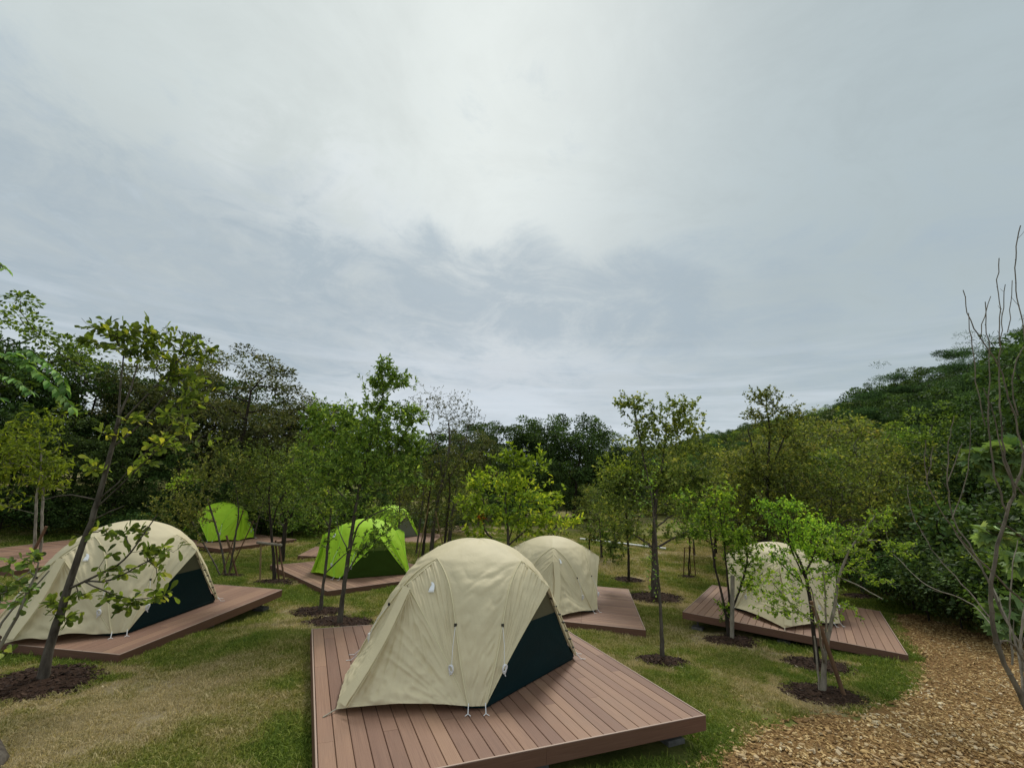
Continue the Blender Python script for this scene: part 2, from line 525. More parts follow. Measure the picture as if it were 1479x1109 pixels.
pc = n.mix(n.math('MULTIPLY', dirt, 0.22), pc, (0.20, 0.15, 0.11))
finish(n, pc, n.math('ADD', 0.50, n.math('MULTIPLY', g2, 0.2)), 0.35, bump=g1, bstr=.25, bdist=.004)

m_fascia, n = new_mat('deck_fascia')
oc = n.add('ShaderNodeTexCoord').outputs['Object']
g1 = n.noise(n.add('ShaderNodeMapping', ins={0: oc, 3: (2.0, 2.0, 120.0)}).outputs[0], 1.0, 5, .6)
finish(n, n.ramp(g1, [(0.3, (0.120, 0.058, 0.037)), (0.7, (0.180, 0.092, 0.062))]), 0.55, 0.35, bump=g1, bstr=.2, bdist=.004)
m_rim, n = new_mat('deck_rim_edge')
finish(n, (0.42, 0.30, 0.235), 0.5, 0.35)
m_joist, n = new_mat('dark_joist')
finish(n, (0.05, 0.045, 0.04), 0.8, 0.2)


# ------------------------------------------------------------------ decks (data first: the ground has to pass beneath them)
def vec(a):
    return np.array([math.cos(a), math.sin(a)])


DECKS = [  # name key, corner xy, angle of e1 (deg), height below camera, corner kind, plank axis, label
    dict(k='main', c=np.array([2.38, 5.71]) - 4.05 * vec(math.radians(23.4)), a=23.4, H=2.43, ax=1,
         label='large brown plank deck in the centre foreground under the nearest beige tent'),
    dict(k='left', c=np.array([-5.37, 7.11]) - 4.0 * vec(math.radians(-4.9)), a=-4.9, H=2.68, ax=1,
         label='brown plank deck at the left, under the beige tent behind the leaning oak'),
    dict(k='mid', c=np.array([3.15, 10.68]) - 4.0 * vec(math.radians(-9.6)), a=-9.6, H=2.97, ax=0,
         label='brown deck half hidden behind the nearest beige tent, its planks running sideways'),
    dict(k='right', c=np.array([4.30, 11.46]), a=-33.2, H=2.75, ax=1,
         label='brown plank deck at the right beside the woodchip path, its left corner on feet'),
    dict(k='green', c=np.array([-4.46, 12.57]), a=46.0, H=3.0, ax=1,
         label='brown plank deck carrying the nearer lime green tent with the dark open side'),
    dict(k='far', c=on_plane(317.9, 792.5, ZC - 3.25), a=70.0, H=3.25, ax=0, size=4.0,
         label='far brown deck at the wood edge, under the lime green tent furthest left'),
    dict(k='small', c=np.array([-7.48, 17.57]), a=7.0, H=3.05, ax=1, size=2.3,
         label='empty brown deck corner showing just behind the nearer lime green tent'),
    dict(k='hidden', c=np.array([-7.6, 23.9]), a=-2.0, H=3.2, ax=0, size=4.0,
         label='distant brown deck edge under the lime tent with the pale grey side'),
    dict(k='leftfar', c=np.array([-15.86, 14.18]), a=-4.0, H=2.9, ax=0, size=4.0,
         label='empty brown deck against the dark wood at the far left'),
    dict(k='leftnear', c=np.array([-12.22, 12.21]) - 3.0 * vec(math.radians(-13)), a=-13 - 90 + 90, H=2.85, ax=1, size=3.0,
         label='small brown deck corner cut off by the left edge of the view'),
]
for d in DECKS:
    d.setdefault('size', 4.05)
    a = math.radians(d['a'])
    d['e1'], d['e0'] = vec(a), vec(a + PI / 2)
    d['z'] = ZC - d['H']
# the leftnear deck runs away from the camera less than the rest
DECKS[-1]['c'] = DECKS[-1]['c'] + np.array([0.0, 0.0])

CTRL = np.array([
    (-2.9, 7.8, .40), (-2.3, 6.0, .39), (-1.5, 4.0, .37), (2.4, 5.6, .24), (3.2, 7.6, .10), (0.8, 9.4, .02), (-1.0, 9.6, .05),
    (-5.4, 7.0, .19), (-8, 7.4, .20), (-5.0, 11.0, -.06), (-3, 10.5, -.02), (-9.5, 8.5, .18), (-9.5, 11, .1),
    (3.2, 10.6, -.12), (1, 11, -.13), (3.8, 14.6, -.2), (0, 15, -.2),
    (4.3, 11.4, -.13), (6.0, 10.2, -.04), (7.8, 9.1, .10), (8.6, 7.8, .20), (10.2, 12.5, .10), (7, 14.8, -.1),
    (-4.5, 12.4, -.16), (-7.2, 15.5, -.16), (-2, 17, -.22), (-10.5, 17.5, -.33), (-11.8, 19.0, -.47), (-14, 13.8, -.08), (-13, 23, -.5),
    (0, 22, -.28), (8, 22, -.25), (0, 34, -.35), (12, 30, -.25), (-10, 30, -.4), (20, 60, -.3), (0, 60, -.35), (-20, 50, -.2), (-25, 20, .1),
    (-3, 2.5, .42), (0, 1.5, .45), (3, 3, .40), (4.6, 4.2, .36), (4.9, 6.0, .24), (7.5, 5, .40), (10, 8, .45), (13, 12, .55), (0, -6, .6), (9, 0, .55), (-9, 2, .45),
    (-14, 6, .35), (5.2, 8.2, .06)])


def height(x, y):
    x, y = np.asarray(x, float), np.asarray(y, float)
    sh = x.shape
    x, y = x.ravel(), y.ravel()
    out = np.empty(len(x))
    for s in range(0, len(x), 20000):
        dx = x[s:s + 20000, None] - CTRL[None, :, 0]
        dy = y[s:s + 20000, None] - CTRL[None, :, 1]
        wgt = 1 / (dx * dx + dy * dy + 0.35) ** 1.6
        out[s:s + 20000] = (wgt * CTRL[None, :, 2]).sum(1) / wgt.sum(1)
    P = np.stack([x * .9, y * .9, 0 * x], -1)
    out = out + (fbm(P, 3, 3) - .5) * .06 + (vnoise(P * 5, 9) - .5) * .012
    hill = 0.0128 * np.maximum(x - 13.5, 0) ** 2
    hill = 18 * (1 - np.exp(-hill / 18))
    bank = np.clip((y - 8) / 10, 0, 1)
    out = out + hill * bank
    for d in DECKS:
        u = (x - d['c'][0]) * d['e1'][0] + (y - d['c'][1]) * d['e1'][1]
        v = (x - d['c'][0]) * d['e0'][0] + (y - d['c'][1]) * d['e0'][1]
        s_ = d['size']
        ins = (u > -.05) & (u < s_ + .05) & (v > -.05) & (v < s_ + .05)
        out = np.where(ins, np.minimum(out, d['z'] - .18), out)
    return out.reshape(sh)


def hgt(x, y):
    return float(height(np.array([x]), np.array([y]))[0])


def G(px, py):
    """ground point seen at a photograph pixel"""
    d = ray(px, py)
    z = 0.0
    for _ in range(12):
        t = (z - ZC) / d.z
        z = hgt(d.x * t, d.y * t)
    return np.array([d.x * t, d.y * t, z])


def inside_poly(x, y, poly):
    x, y = np.asarray(x), np.asarray(y)
    r = np.zeros(x.shape, bool)
    n_ = len(poly)
    for i in range(n_):
        x0, y0 = poly[i]
        x1, y1 = poly[(i + 1) % n_]
        c = ((y0 > y) != (y1 > y)) & (x < (x1 - x0) * (y - y0) / (y1 - y0 + 1e-12) + x0)
        r ^= c
    return r


PATH = [tuple(G(*p)[:2]) for p in ((1030, 1109), (1075, 1070), (1140, 1042), (1235, 1036), (1298, 1010), (1334, 978), (1328, 950), (1298, 905), (1284, 880),
                                   (1305, 882), (1345, 892), (1400, 913), (1479, 936))]
PATH += [(14.5, 4.0), (12.0, -3.0), (1.5, -3.0), (1.9, 1.5)]


def in_decks(x, y, m=0.0):
    r = np.zeros(np.shape(x), bool)
    for d in DECKS:
        u = (x - d['c'][0]) * d['e1'][0] + (y - d['c'][1]) * d['e1'][1]
        v = (x - d['c'][0]) * d['e0'][0] + (y - d['c'][1]) * d['e0'][1]
        r |= (u > -m) & (u < d['size'] + m) & (v > -m) & (v < d['size'] + m)
    return r


DRY = [(230, 1035, 1.5, .42), (60, 1060, 1.3, .22), (330, 985, .9, .28), (960, 910, .9, .28), (1060, 985, .7, .30), (900, 820, 3.0, .5), (1000, 800, 3.0, .5), (620, 865, 1.0, .25), (380, 790, 1.5, .35),
       (1250, 985, 1.3, -.45), (1180, 930, 1.2, -.30), (60, 950, 1.0, -.25), (380, 930, .9, -.3), (440, 1080, .4, -.5), (330, 830, 2.5, -.12), (1010, 1050, .8, -.4), (130, 985, .6, -.3), (900, 850, 1.2, -.35), (420, 990, .3, -.45), (700, 800, 3.0, .1)]
DRYW = [(G(a, b)[:2], r, s) for a, b, r, s in DRY]
RIMS = [(G(a, b)[:2], r * G(a, b)[1] * cp / FPX * 1.25) for a, b, r in ((62, 985, 72), (490, 903, 48), (460, 884, 34), (957, 955, 34), (945, 864, 40), (1056, 926, 34), (1182, 963, 44), (1192, 1006, 52), (397, 841, 26))]


def dryness(x, y):
    P = np.stack([x * .7, y * .7, 0 * x + 4.2], -1)
    d = .27 + (fbm(P * 1.4, 21, 5) - .5) * 1.35 + (fbm(P * 5, 23, 3) - .5) * .5
    for c, r, s in DRYW:
        d = d + s * np.exp(-((x - c[0]) ** 2 + (y - c[1]) ** 2) / (r * r))
    d = d + np.clip((y - 26) / 40, 0, .12)
    for c, r in RIMS:
        q = np.hypot(x - c[0], y - c[1]) / r
        d = d + .55 * np.exp(-((q - .95) / .28) ** 2) * (fbm(P * 5, 44, 2) > .42)
    return np.clip(d, 0, 1)


def axis(lo, hi, flo, fhi, step):
    mid = list(np.arange(flo, fhi, step))
    out, s, p = [], step, flo
    while p > lo:
        s *= 1.25
        p -= s
        out.append(p)
    out = out[::-1] + mid
    s, p = step, mid[-1]
    while p < hi:
        s *= 1.25
        p += s
        out.append(p)
    return np.array(out)


gx, gy = axis(-400, 400, -18, 20, .2), axis(-60, 700, -1, 32, .2)
XX, YY = np.meshgrid(gx, gy)
ZZ = height(XX, YY)
mb = MB()
mb.grid(np.stack([XX, YY, ZZ], -1))
me = mb.mesh('ground', m_ground, True, {'dry': dryness(XX.ravel(), YY.ravel())})
link('ground', me, kind='structure')

# path sheet, 6 mm over the ground
step = .1
pxs, pys = np.arange(0, 16, step), np.arange(-3, 13, step)
PX, PY = np.meshgrid(pxs, pys)
ins = inside_poly(PX + step / 2 + (vnoise(np.stack([PX * 4, PY * 4, 0 * PX], -1), 5) - .5) * .3, PY + step / 2 + (vnoise(np.stack([PX * 4, PY * 4, 0 * PX + 9], -1), 5) - .5) * .3, PATH)
VX, VY = np.meshgrid(np.append(pxs, 16), np.append(pys, 13))
VZ = height(VX, VY) + .008 + (vnoise(np.stack([VX * 9, VY * 9, 0 * VX], -1), 6)) * .012
nx = VX.shape[1]
ii, jj = np.nonzero(ins)
f = np.stack([ii * nx + jj, ii * nx + jj + 1, (ii + 1) * nx + jj + 1, (ii + 1) * nx + jj], -1)
used, inv = np.unique(f, return_inverse=True)
V = np.stack([VX.ravel(), VY.ravel(), VZ.ravel()], -1)[used]
path_ob = link('path', build_mesh('path', V, [inv.reshape(f.shape)], m_chipbase), kind='structure')


# ------------------------------------------------------------------ scatter by geometry nodes
def scatter(name, pts, rot, scl, idx, sources, attrs=None, parent=None, **kw):
    me = bpy.data.meshes.new(name)
    me.vertices.add(len(pts))
    me.vertices.foreach_set('co', np.ascontiguousarray(pts, np.float32).ravel())
    a = me.attributes.new('rot', 'FLOAT_VECTOR', 'POINT')
    a.data.foreach_set('vector', np.ascontiguousarray(rot, np.float32).ravel())
    a = me.attributes.new('scl', 'FLOAT', 'POINT')
    a.data.foreach_set('value', np.ascontiguousarray(scl, np.float32))
    a = me.attributes.new('idx', 'INT', 'POINT')
    a.data.foreach_set('value', np.ascontiguousarray(idx, np.int32))
    for k, v in (attrs or {}).items():
        a = me.attributes.new(k, 'FLOAT', 'POINT')
        a.data.foreach_set('value', np.ascontiguousarray(v, np.float32))
    me.update()
    o = link(name, me, parent, kind='stuff', **kw)
    cl = bpy.data.collections.new(name + '_source')
    for s in sources:
        cl.objects.link(s)
    g = bpy.data.node_groups.new(name, 'GeometryNodeTree')
    g.interface.new_socket('Geometry', in_out='INPUT', socket_type='NodeSocketGeometry')
    g.interface.new_socket('Geometry', in_out='OUTPUT', socket_type='NodeSocketGeometry')
    N, L = g.nodes, g.links
    gi, go = N.new('NodeGroupInput'), N.new('NodeGroupOutput')
    ci = N.new('GeometryNodeCollectionInfo')
    ci.inputs['Collection'].default_value = cl
    ci.inputs['Separate Children'].default_value = True
    ci.inputs['Reset Children'].default_value = True
    iop = N.new('GeometryNodeInstanceOnPoints')
    iop.inputs['Pick Instance'].default_value = True

    def na(nm, ty):
        q = N.new('GeometryNodeInputNamedAttribute')
        q.data_type = ty
        q.inputs[0].default_value = nm
        return q.outputs[0]
    L.new(gi.outputs[0], iop.inputs['Points'])
    L.new(ci.outputs[0], iop.inputs['Instance'])
    L.new(na('idx', 'INT'), iop.inputs['Instance Index'])
    er = N.new('FunctionNodeEulerToRotation')
    L.new(na('rot', 'FLOAT_VECTOR'), er.inputs[0])
    L.new(er.outputs[0], iop.inputs['Rotation'])
    L.new(na('scl', 'FLOAT'), iop.inputs['Scale'])
    L.new(iop.outputs[0], go.inputs[0])
    md = o.modifiers.new('scatter', 'NODES')
    md.node_group = g
    return o


def src(name, me):
    return bpy.data.objects.new(name, me)


def chip_meshes(name, mat, n, l0, l1, aspect, thick):
    out = []
    for k in range(n):
        L = random.uniform(l0, l1)
        wd = L * random.uniform(*aspect)
        t = thick * random.uniform(.5, 1.4)
        m = random.choice((4, 5, 6))
        th = np.sort(np.linspace(0, 2 * PI, m, endpoint=False) + rng.uniform(-.35, .35, m))
        r = rng.uniform(.75, 1.1, m)
        top = np.stack([np.cos(th) * r * L / 2, np.sin(th) * r * wd / 2, t / 2 + rng.uniform(-.25, .25, m) * t], -1)
        bot = top * np.array([1.04, 1.04, 1]) - np.array([0, 0, t])
        v = np.vstack([top, bot, [[0, 0, t * .65]]])
        f = [[i, (i + 1) % m, 2 * m] for i in range(m)]
        q = [[i + m, (i + 1) % m + m, (i + 1) % m, i] for i in range(m)]
        me = build_mesh(name, v, [np.array(f), np.array(q)], mat, None, False)
        out.append(src('%s_%02d' % (name, k), me))
    return out


chips = chip_meshes('chip', m_chip, 14, .022, .055, (.3, .75), .008)
# chips on the path, denser where near
N0 = 150000
cx, cy = rng.uniform(.5, 14, N0), rng.uniform(1.0, 13, N0)
dist = np.hypot(cx, cy)
jx = (vnoise(np.stack([cx * 3, cy * 3, 0 * cx], -1), 31) - .5) * .5
jy = (vnoise(np.stack([cx * 3, cy * 3, 0 * cx + 3], -1), 31) - .5) * .5
keep = inside_poly(cx + jx, cy + jy, PATH) & (rng.random(N0) < np.clip(1.6 - dist * .07, .55, 1)) & ~in_decks(cx, cy, .0)
cx, cy = cx[keep], cy[keep]
# a thin spill of chips into the grass beside the path
N1 = 26000
sx_, sy_ = rng.uniform(1.2, 10, N1), rng.uniform(3, 12, N1)
pa = np.array(PATH)
dmin = np.full(N1, 9.)
for i in range(9):
    a_, b2 = pa[i], pa[i + 1]
    t_ = np.clip(((sx_ - a_[0]) * (b2 - a_)[0] + (sy_ - a_[1]) * (b2 - a_)[1]) / ((b2 - a_) @ (b2 - a_)), 0, 1)
    dmin = np.minimum(dmin, np.hypot(sx_ - a_[0] - t_ * (b2 - a_)[0], sy_ - a_[1] - t_ * (b2 - a_)[1]))
k2 = (~inside_poly(sx_, sy_, PATH)) & (rng.random(N1) < np.exp(-dmin / .22) * .8) & ~in_decks(sx_, sy_, 0)
cx, cy = np.append(cx, sx_[k2]), np.append(cy, sy_[k2])
cz = height(cx, cy) + .012 + rng.random(len(cx)) * .018
nC = len(cx)
tint = np.clip(rng.beta(1.6, 1.9, nC) + (fbm(np.stack([cx, cy, 0 * cx], -1) * 1.2, 41) - .5) * .5, 0, 1)
big = 1 + (rng.random(nC) ** 6) * .9
scatter('wood_chips', np.stack([cx, cy, cz], -1), np.stack([rng.normal(0, .28, nC), rng.normal(0, .28, nC), rng.uniform(0, 2 * PI, nC)], -1), big * rng.uniform(.7, 1.3, nC), rng.integers(0, 14, nC), chips, {'tint': tint},
        parent=path_ob, label='tan wood chips strewn thickly over the curved path')
# larger pale pieces that can be told apart: parts of the path
stone_me = [c.data.copy() for c in chip_meshes('piece', m_stone, 8, .07, .12, (.45, .8), .022)]
cnt = 0
for tries in range(6000):
    if cnt >= 190:
        break
    px, py = random.uniform(1060, 1479), random.uniform(985, 1109)
    if random.random() > ((py - 960) / 150) ** 1.5 * (0.35 + .65 * (px > 1300)):
        continue
    g = G(px, py)
    if not inside_poly(g[0], g[1], PATH):
        continue
    o = link('wood_piece', random.choice(stone_me), path_ob, loc=(g[0], g[1], g[2] + .03))
    o.rotation_euler = (random.gauss(0, .2), random.gauss(0, .2), random.uniform(0, 6.3))
    s = random.uniform(.45, 1.05)
    o.scale = (s, s, s)
    cnt += 1

# ------------------------------------------------------------------ mulch beds
BEDS = []


def bed(px, py, rx, ry=None, what='', stones=True, dark=1.0):
    g = G(px, py)
    dpx = FPX / (g[1] * cp)
    R = rx / dpx
    BEDS.append((g[0], g[1], R))
    nr, na_ = 7, 26
    V = [(g[0], g[1], hgt(g[0], g[1]) + .035)]
    th = np.linspace(0, 2 * PI, na_, endpoint=False)
    wob = .85 + .3 * vnoise(np.stack([np.cos(th) * 1.7 + px, np.sin(th) * 1.7, 0 * th], -1), 2)
    for r in range(1, nr + 1):
        q = r / nr
        x = g[0] + np.cos(th) * R * q * wob
        y = g[1] + np.sin(th) * R * q * wob * .85
        z = height(x, y) + .045 * (1 - q ** 2) * 1.0 + (.02 if q < .8 else -.004 if q > .95 else .01)
        V += list(zip(x, y, z))
    V = np.array(V)
    f3 = np.array([[0, 1 + k, 1 + (k + 1) % na_] for k in range(na_)])
    f4 = np.array([[1 + r * na_ + k, 1 + (r + 1) * na_ + k, 1 + (r + 1) * na_ + (k + 1) % na_, 1 + r * na_ + (k + 1) % na_] for r in range(nr - 1) for k in range(na_)])
    root = link('mulch_bed', build_mesh('mulch_bed', V, [f3, f4], m_mulch), label='dark bark mulch bed round ' + what, cat='mulch bed', group='mulch beds round the planted trees')
    m = int(min(1500, 1300 * R * R + 60))
    a_, q = rng.uniform(0, 2 * PI, m), np.sqrt(rng.random(m)) * 1.08
    x, y = g[0] + np.cos(a_) * R * q, g[1] + np.sin(a_) * R * q * .85
    z = height(x, y) + .045 * np.clip(1 - q ** 2, 0, 1) + .02
    tint = np.clip(rng.beta(1.5, 2.6, m) * .9 + .6 * np.clip((q - .8) * 3, 0, 1) * (rng.random(m) < .45) * stones, 0, 1)
    scatter('bark_chips', np.stack([x, y, z], -1), rng.normal(0, .35, (m, 3)) + np.stack([0 * x, 0 * x, rng.uniform(0, 6.3, m)], -1), rng.uniform(.6, 1.5, m), rng.integers(0, 8, m), BARKCH, {'tint': tint}, parent=root)
    return g


BARKCH = chip_meshes('barkchip', m_bark, 8, .03, .07, (.25, .6), .010)
bed(62, 985, 64, what='the leaning oak in the left foreground')
bed(490, 903, 48, what='the taller of the paired trees behind the main deck')
bed(460, 884, 34, what='the shorter of the paired trees beyond the main deck')
bed(957, 955, 34, what='the slim straight tree right of the main deck')
bed(945, 864, 40, what='the thick trunked tree beside the sideways planked deck')
bed(1056, 926, 34, what='the pale stake in front of the right deck')
bed(1182, 963, 44, what='the single trunk in front of the right tent')
bed(1192, 1006, 52, what='the pale multi stemmed tree nearest the woodchip path')
bed(907, 838, 22, what='the thin dark sapling out on the lawn')
bed(996, 834, 15, what='the sapling in its distant wooden frame')
bed(332, 832, 18, what='the low tree with crossed bamboo poles')
bed(397, 841, 26, what='the sapling tied to a wooden support frame')
bed(1240, 862, 22, what='the tree behind the right deck')

# ------------------------------------------------------------------ grass
gsrc = []
for k in range(8):
    nb = 34
    a_ = rng.uniform(0, 2 * PI, nb)
    r = np.sqrt(rng.random(nb)) * .085
    bx, by = np.cos(a_) * r, np.sin(a_) * r
    L = rng.uniform(.020, .055, nb)
    lean = rng.normal(0, .7, (nb, 2))
    ww = rng.uniform(.0022, .0045, nb)
    fa = rng.uniform(0, 2 * PI, nb)
    dx, dy = np.cos(fa) * ww, np.sin(fa) * ww
    mid = np.stack([bx + lean[:, 0] * L * .35, by + lean[:, 1] * L * .35, L * .6], -1)
    tip = np.stack([bx + lean[:, 0] * L, by + lean[:, 1] * L, L * rng.uniform(.55, 1, nb)], -1)
    b0 = np.stack([bx, by, 0 * bx - .006], -1)
    d3 = np.stack([dx, dy, 0 * dx], -1)
    V = np.stack([b0 - d3, b0 + d3, mid + d3 * .8, mid - d3 * .8, tip], 1).reshape(-1, 3)
    i0 = np.arange(nb) * 5
    me = build_mesh('tuft', V, [np.stack([i0, i0 + 1, i0 + 2, i0 + 3], -1), np.stack([i0 + 3, i0 + 2, i0 + 4], -1)], m_grass, {'tint': np.repeat(rng.random(nb), 5)})
    gsrc.append(src('tuft_%d' % k, me))


def grass_pts(n_, x0, x1, y0, y1, scale):
    x, y = rng.uniform(x0, x1, n_), rng.uniform(y0, y1, n_)
    # keep what the view can reach, a step to either side included
    keep = (np.abs(x) < y * 1.30 + 2.5)
    jx = (vnoise(np.stack([x * 3, y * 3, 0 * x], -1), 31) - .5) * .7
    keep &= ~inside_poly(x + jx, y + jx, PATH) & ~in_decks(x, y, -.02)
    for bx, by, R in BEDS:
        keep &= ((x - bx) ** 2 + ((y - by) / .85) ** 2) > (R * (.92 + rng.normal(0, .08, n_))) ** 2
    x, y = x[keep], y[keep]
    return x, y, np.full(len(x), scale)


parts_ = [grass_pts(84000, -11, 9, 2.0, 9, 1.0), grass_pts(46000, -17, 13, 9, 17, 1.35), grass_pts(26000, -22, 16, 17, 34, 2.1)]
x, y, s = [np.concatenate(q) for q in zip(*parts_)]
dr = dryness(x, y)
bare = fbm(np.stack([x * 1.1, y * 1.1, 0 * x], -1), 77, 3)
kk = rng.random(len(x)) > np.clip((bare - .60) * 5, 0, .85)
x, y, s, dr = x[kk], y[kk], s[kk], dr[kk]
ng = len(x)
scatter('grass', np.stack([x, y, height(x, y)], -1), np.stack([rng.normal(0, .1, ng), rng.normal(0, .1, ng), rng.uniform(0, 6.3, ng)], -1), s * rng.uniform(.7, 1.15, ng) * (1.15 - .45 * dr), rng.integers(0, 8, ng), gsrc, {'dry': dr},
        label='short mown lawn, green in patches and dry tan elsewhere', cat='grass')

# pale flakes lying in the lawn
n_ = 420
fx, fy = rng.uniform(-9, 8, n_), rng.uniform(3, 16, n_)
kk = ~in_decks(fx, fy, .1)
fx, fy = fx[kk], fy[kk]
leafsrc = chip_meshes('flake', m_chip, 4, .02, .05, (.5, .9), .004)
scatter('fallen_leaves', np.stack([fx, fy, height(fx, fy) + .02], -1), rng.normal(0, .4, (len(fx), 3)), rng.uniform(.5, 1.2, len(fx)), rng.integers(0, 4, len(fx)), leafsrc, {'tint': rng.uniform(.6, 1, len(fx))},
        label='pale dry flakes scattered over the lawn', cat='fallen leaves')


# ------------------------------------------------------------------ decks
def plank_mesh(wd, t):
    mb = MB()
    mb.box((.5, 0, -t / 2), (1, wd, t))
    v = mb.v[0]
    # chamfer the two long top edges
    b = .004
    V, F = [], []
    prof = [(-wd / 2, -t), (wd / 2, -t), (wd / 2, -b), (wd / 2 - b, 0), (-wd / 2 + b, 0), (-wd / 2, -b)]
    for x in (0, 1):
        V += [(x, p[0], p[1]) for p in prof]
    q = [[i, (i + 1) % 6, (i + 1) % 6 + 6, i + 6] for i in range(6)]
    q = [list(reversed(a)) for a in q]
    t1 = [[0, 1, 2], [0, 2, 5], [2, 3, 4], [2, 4, 5]]
    t2 = [[6, 8, 7], [6, 11, 8], [8, 10, 9], [8, 11, 10]]
    return build_mesh('plank', np.array(V, float), [np.array(q)[:, ::-1], np.array(t1 + t2)[:, ::-1]], m_plank, None, False)


PLANK = plank_mesh(.1435, .025)
for d in DECKS:
    S, z, a = d['size'], d['z'], math.radians(d['a'])
    root = thing('deck', d['label'], 'wooden deck', (d['c'][0], d['c'][1], z), a, 'plank decks on the lawn')
    d['root'] = root
    rim = .022
    inner = S - 2 * rim
    npl = int(round(inner / .15))
    pitch = inner / npl
    rnd = random.Random(d['k'])
    for i in range(npl):
        off = rim + (i + .5) * pitch
        # staggered butt joints
        if d['k'] == 'mid':
            cuts = [inner * .27, inner * .66]
        elif d['k'] == 'main':
            base = [[.62, 1.0, .80, .45, .92, .55][i % 6], 0]
            cuts = [inner * (.18 + .14 * ((i * 5) % 4) + rnd.uniform(-.01, .01)), inner * (.62 + .09 * ((i * 3) % 4) + rnd.uniform(-.01, .01))]
        else:
            cuts = [inner * (.3 + .22 * (i % 3)) + rnd.uniform(-.05, .05)]
        ends = [0] + sorted(cuts) + [inner]
        for e0, e1 in zip(ends[:-1], ends[1:]):
            o = link('plank', PLANK, root)
            g = .0015
            if d['ax'] == 1:
                o.location = (off, rim + e0 + g, rnd.uniform(-.0008, .0008))
                o.rotation_euler = (0, 0, PI / 2)
            else:
                o.location = (rim + e0 + g, off, rnd.uniform(-.0008, .0008))
            o.scale = (e1 - e0 - 2 * g, pitch / .15, 1)
    if d['k'] == 'mid':
        for cpos in (inner * .27, inner * .66):
            for i in range(npl):
                mb = MB()
                mb.tube([(rim + cpos, rim + (i + .5) * pitch, -.001), (rim + cpos, rim + (i + .5) * pitch, .0015)], .006, 6)
                mb.obj('screw', F_BLACK, root)
    # rim strip + fascia boards
    fh, ft = .145, .02
    for side in range(4):
        th = side * PI / 2
        cs, sn = math.cos(th), math.sin(th)

        def R_(x, y):
            x, y = x - S / 2, y - S / 2
            return (x * cs - y * sn + S / 2, x * sn + y * cs + S / 2)
        nf = 2
        for k in range(nf):
            x0, x1 = S * k / nf + .001, S * (k + 1) / nf - .001
            c = R_((x0 + x1) / 2, ft / 2 - .002 * 0)
            mb = MB()
            mb.box((0, 0, 0), (x1 - x0 - (0.0), ft, fh), bev=.003)
            o = mb.obj('fascia_board', m_fascia, root)
            o.location = (c[0], c[1], -fh / 2 - .003)
            o.rotation_euler = (0, 0, th)
        c = R_(S / 2, ft / 2)
        mb = MB()
        mb.box((0, 0, 0), (S - .002 - (0.042 if side % 2 else 0), ft - .004, .005), bev=.001)
        o = mb.obj('edge_trim', m_rim, root)
        o.location = (c[0], c[1], .0015)
        o.rotation_euler = (0, 0, th)
    # joists below and adjustable feet
    mb = MB()
    for i in range(7):
        q = .12 + (S - .24) * i / 6
        if d['ax'] == 1:
            mb.box((S / 2, q, -.09), (S - .06, .05, .11))
        else:
            mb.box((q, S / 2, -.09), (.05, S - .06, .11))
    mb.obj('joists', m_joist, root)
    for (u, v) in ((.28, .28), (S - .28, .28), (.28, S - .28), (S - .28, S - .28), (S / 2, .28), (S / 2, S - .28), (.28, S / 2), (S - .28, S / 2)):
        wx = d['c'] + d['e1'] * u + d['e0'] * v
        gz = hgt(wx[0], wx[1]) - z
        if gz > -.2:
            continue
        mb = MB()
        mb.box((u, v, gz + .02), (.24, .24, .07), bev=.01)
        fo = mb.obj('support_foot', m_conc, root)
        mb = MB()
        mb.tube([(u, v, gz + .04), (u, v, -.14)], .022, 8)
        mb.obj('adjuster', m_steel, fo)

# ------------------------------------------------------------------ tents
def arcB(n_, r0=0.0):
    """half of the pole arch over a dark side, from the foot to its top, in tent coordinates (origin at floor centre)"""
    tm = math.radians(66)
    t = np.linspace(0, tm, n_)
    s_ = np.sin(t) / math.sin(tm)
    x_ = 1 - (.74 * s_ + .26 * s_ ** 7)
    return np.stack([-.93 * x_, -(1.05 - .31 * s_ ** 1.5), 1.385 * s_ + .05 * (1 - s_)], -1)


def lerp(a, b, t):
    return a + (b - a) * t


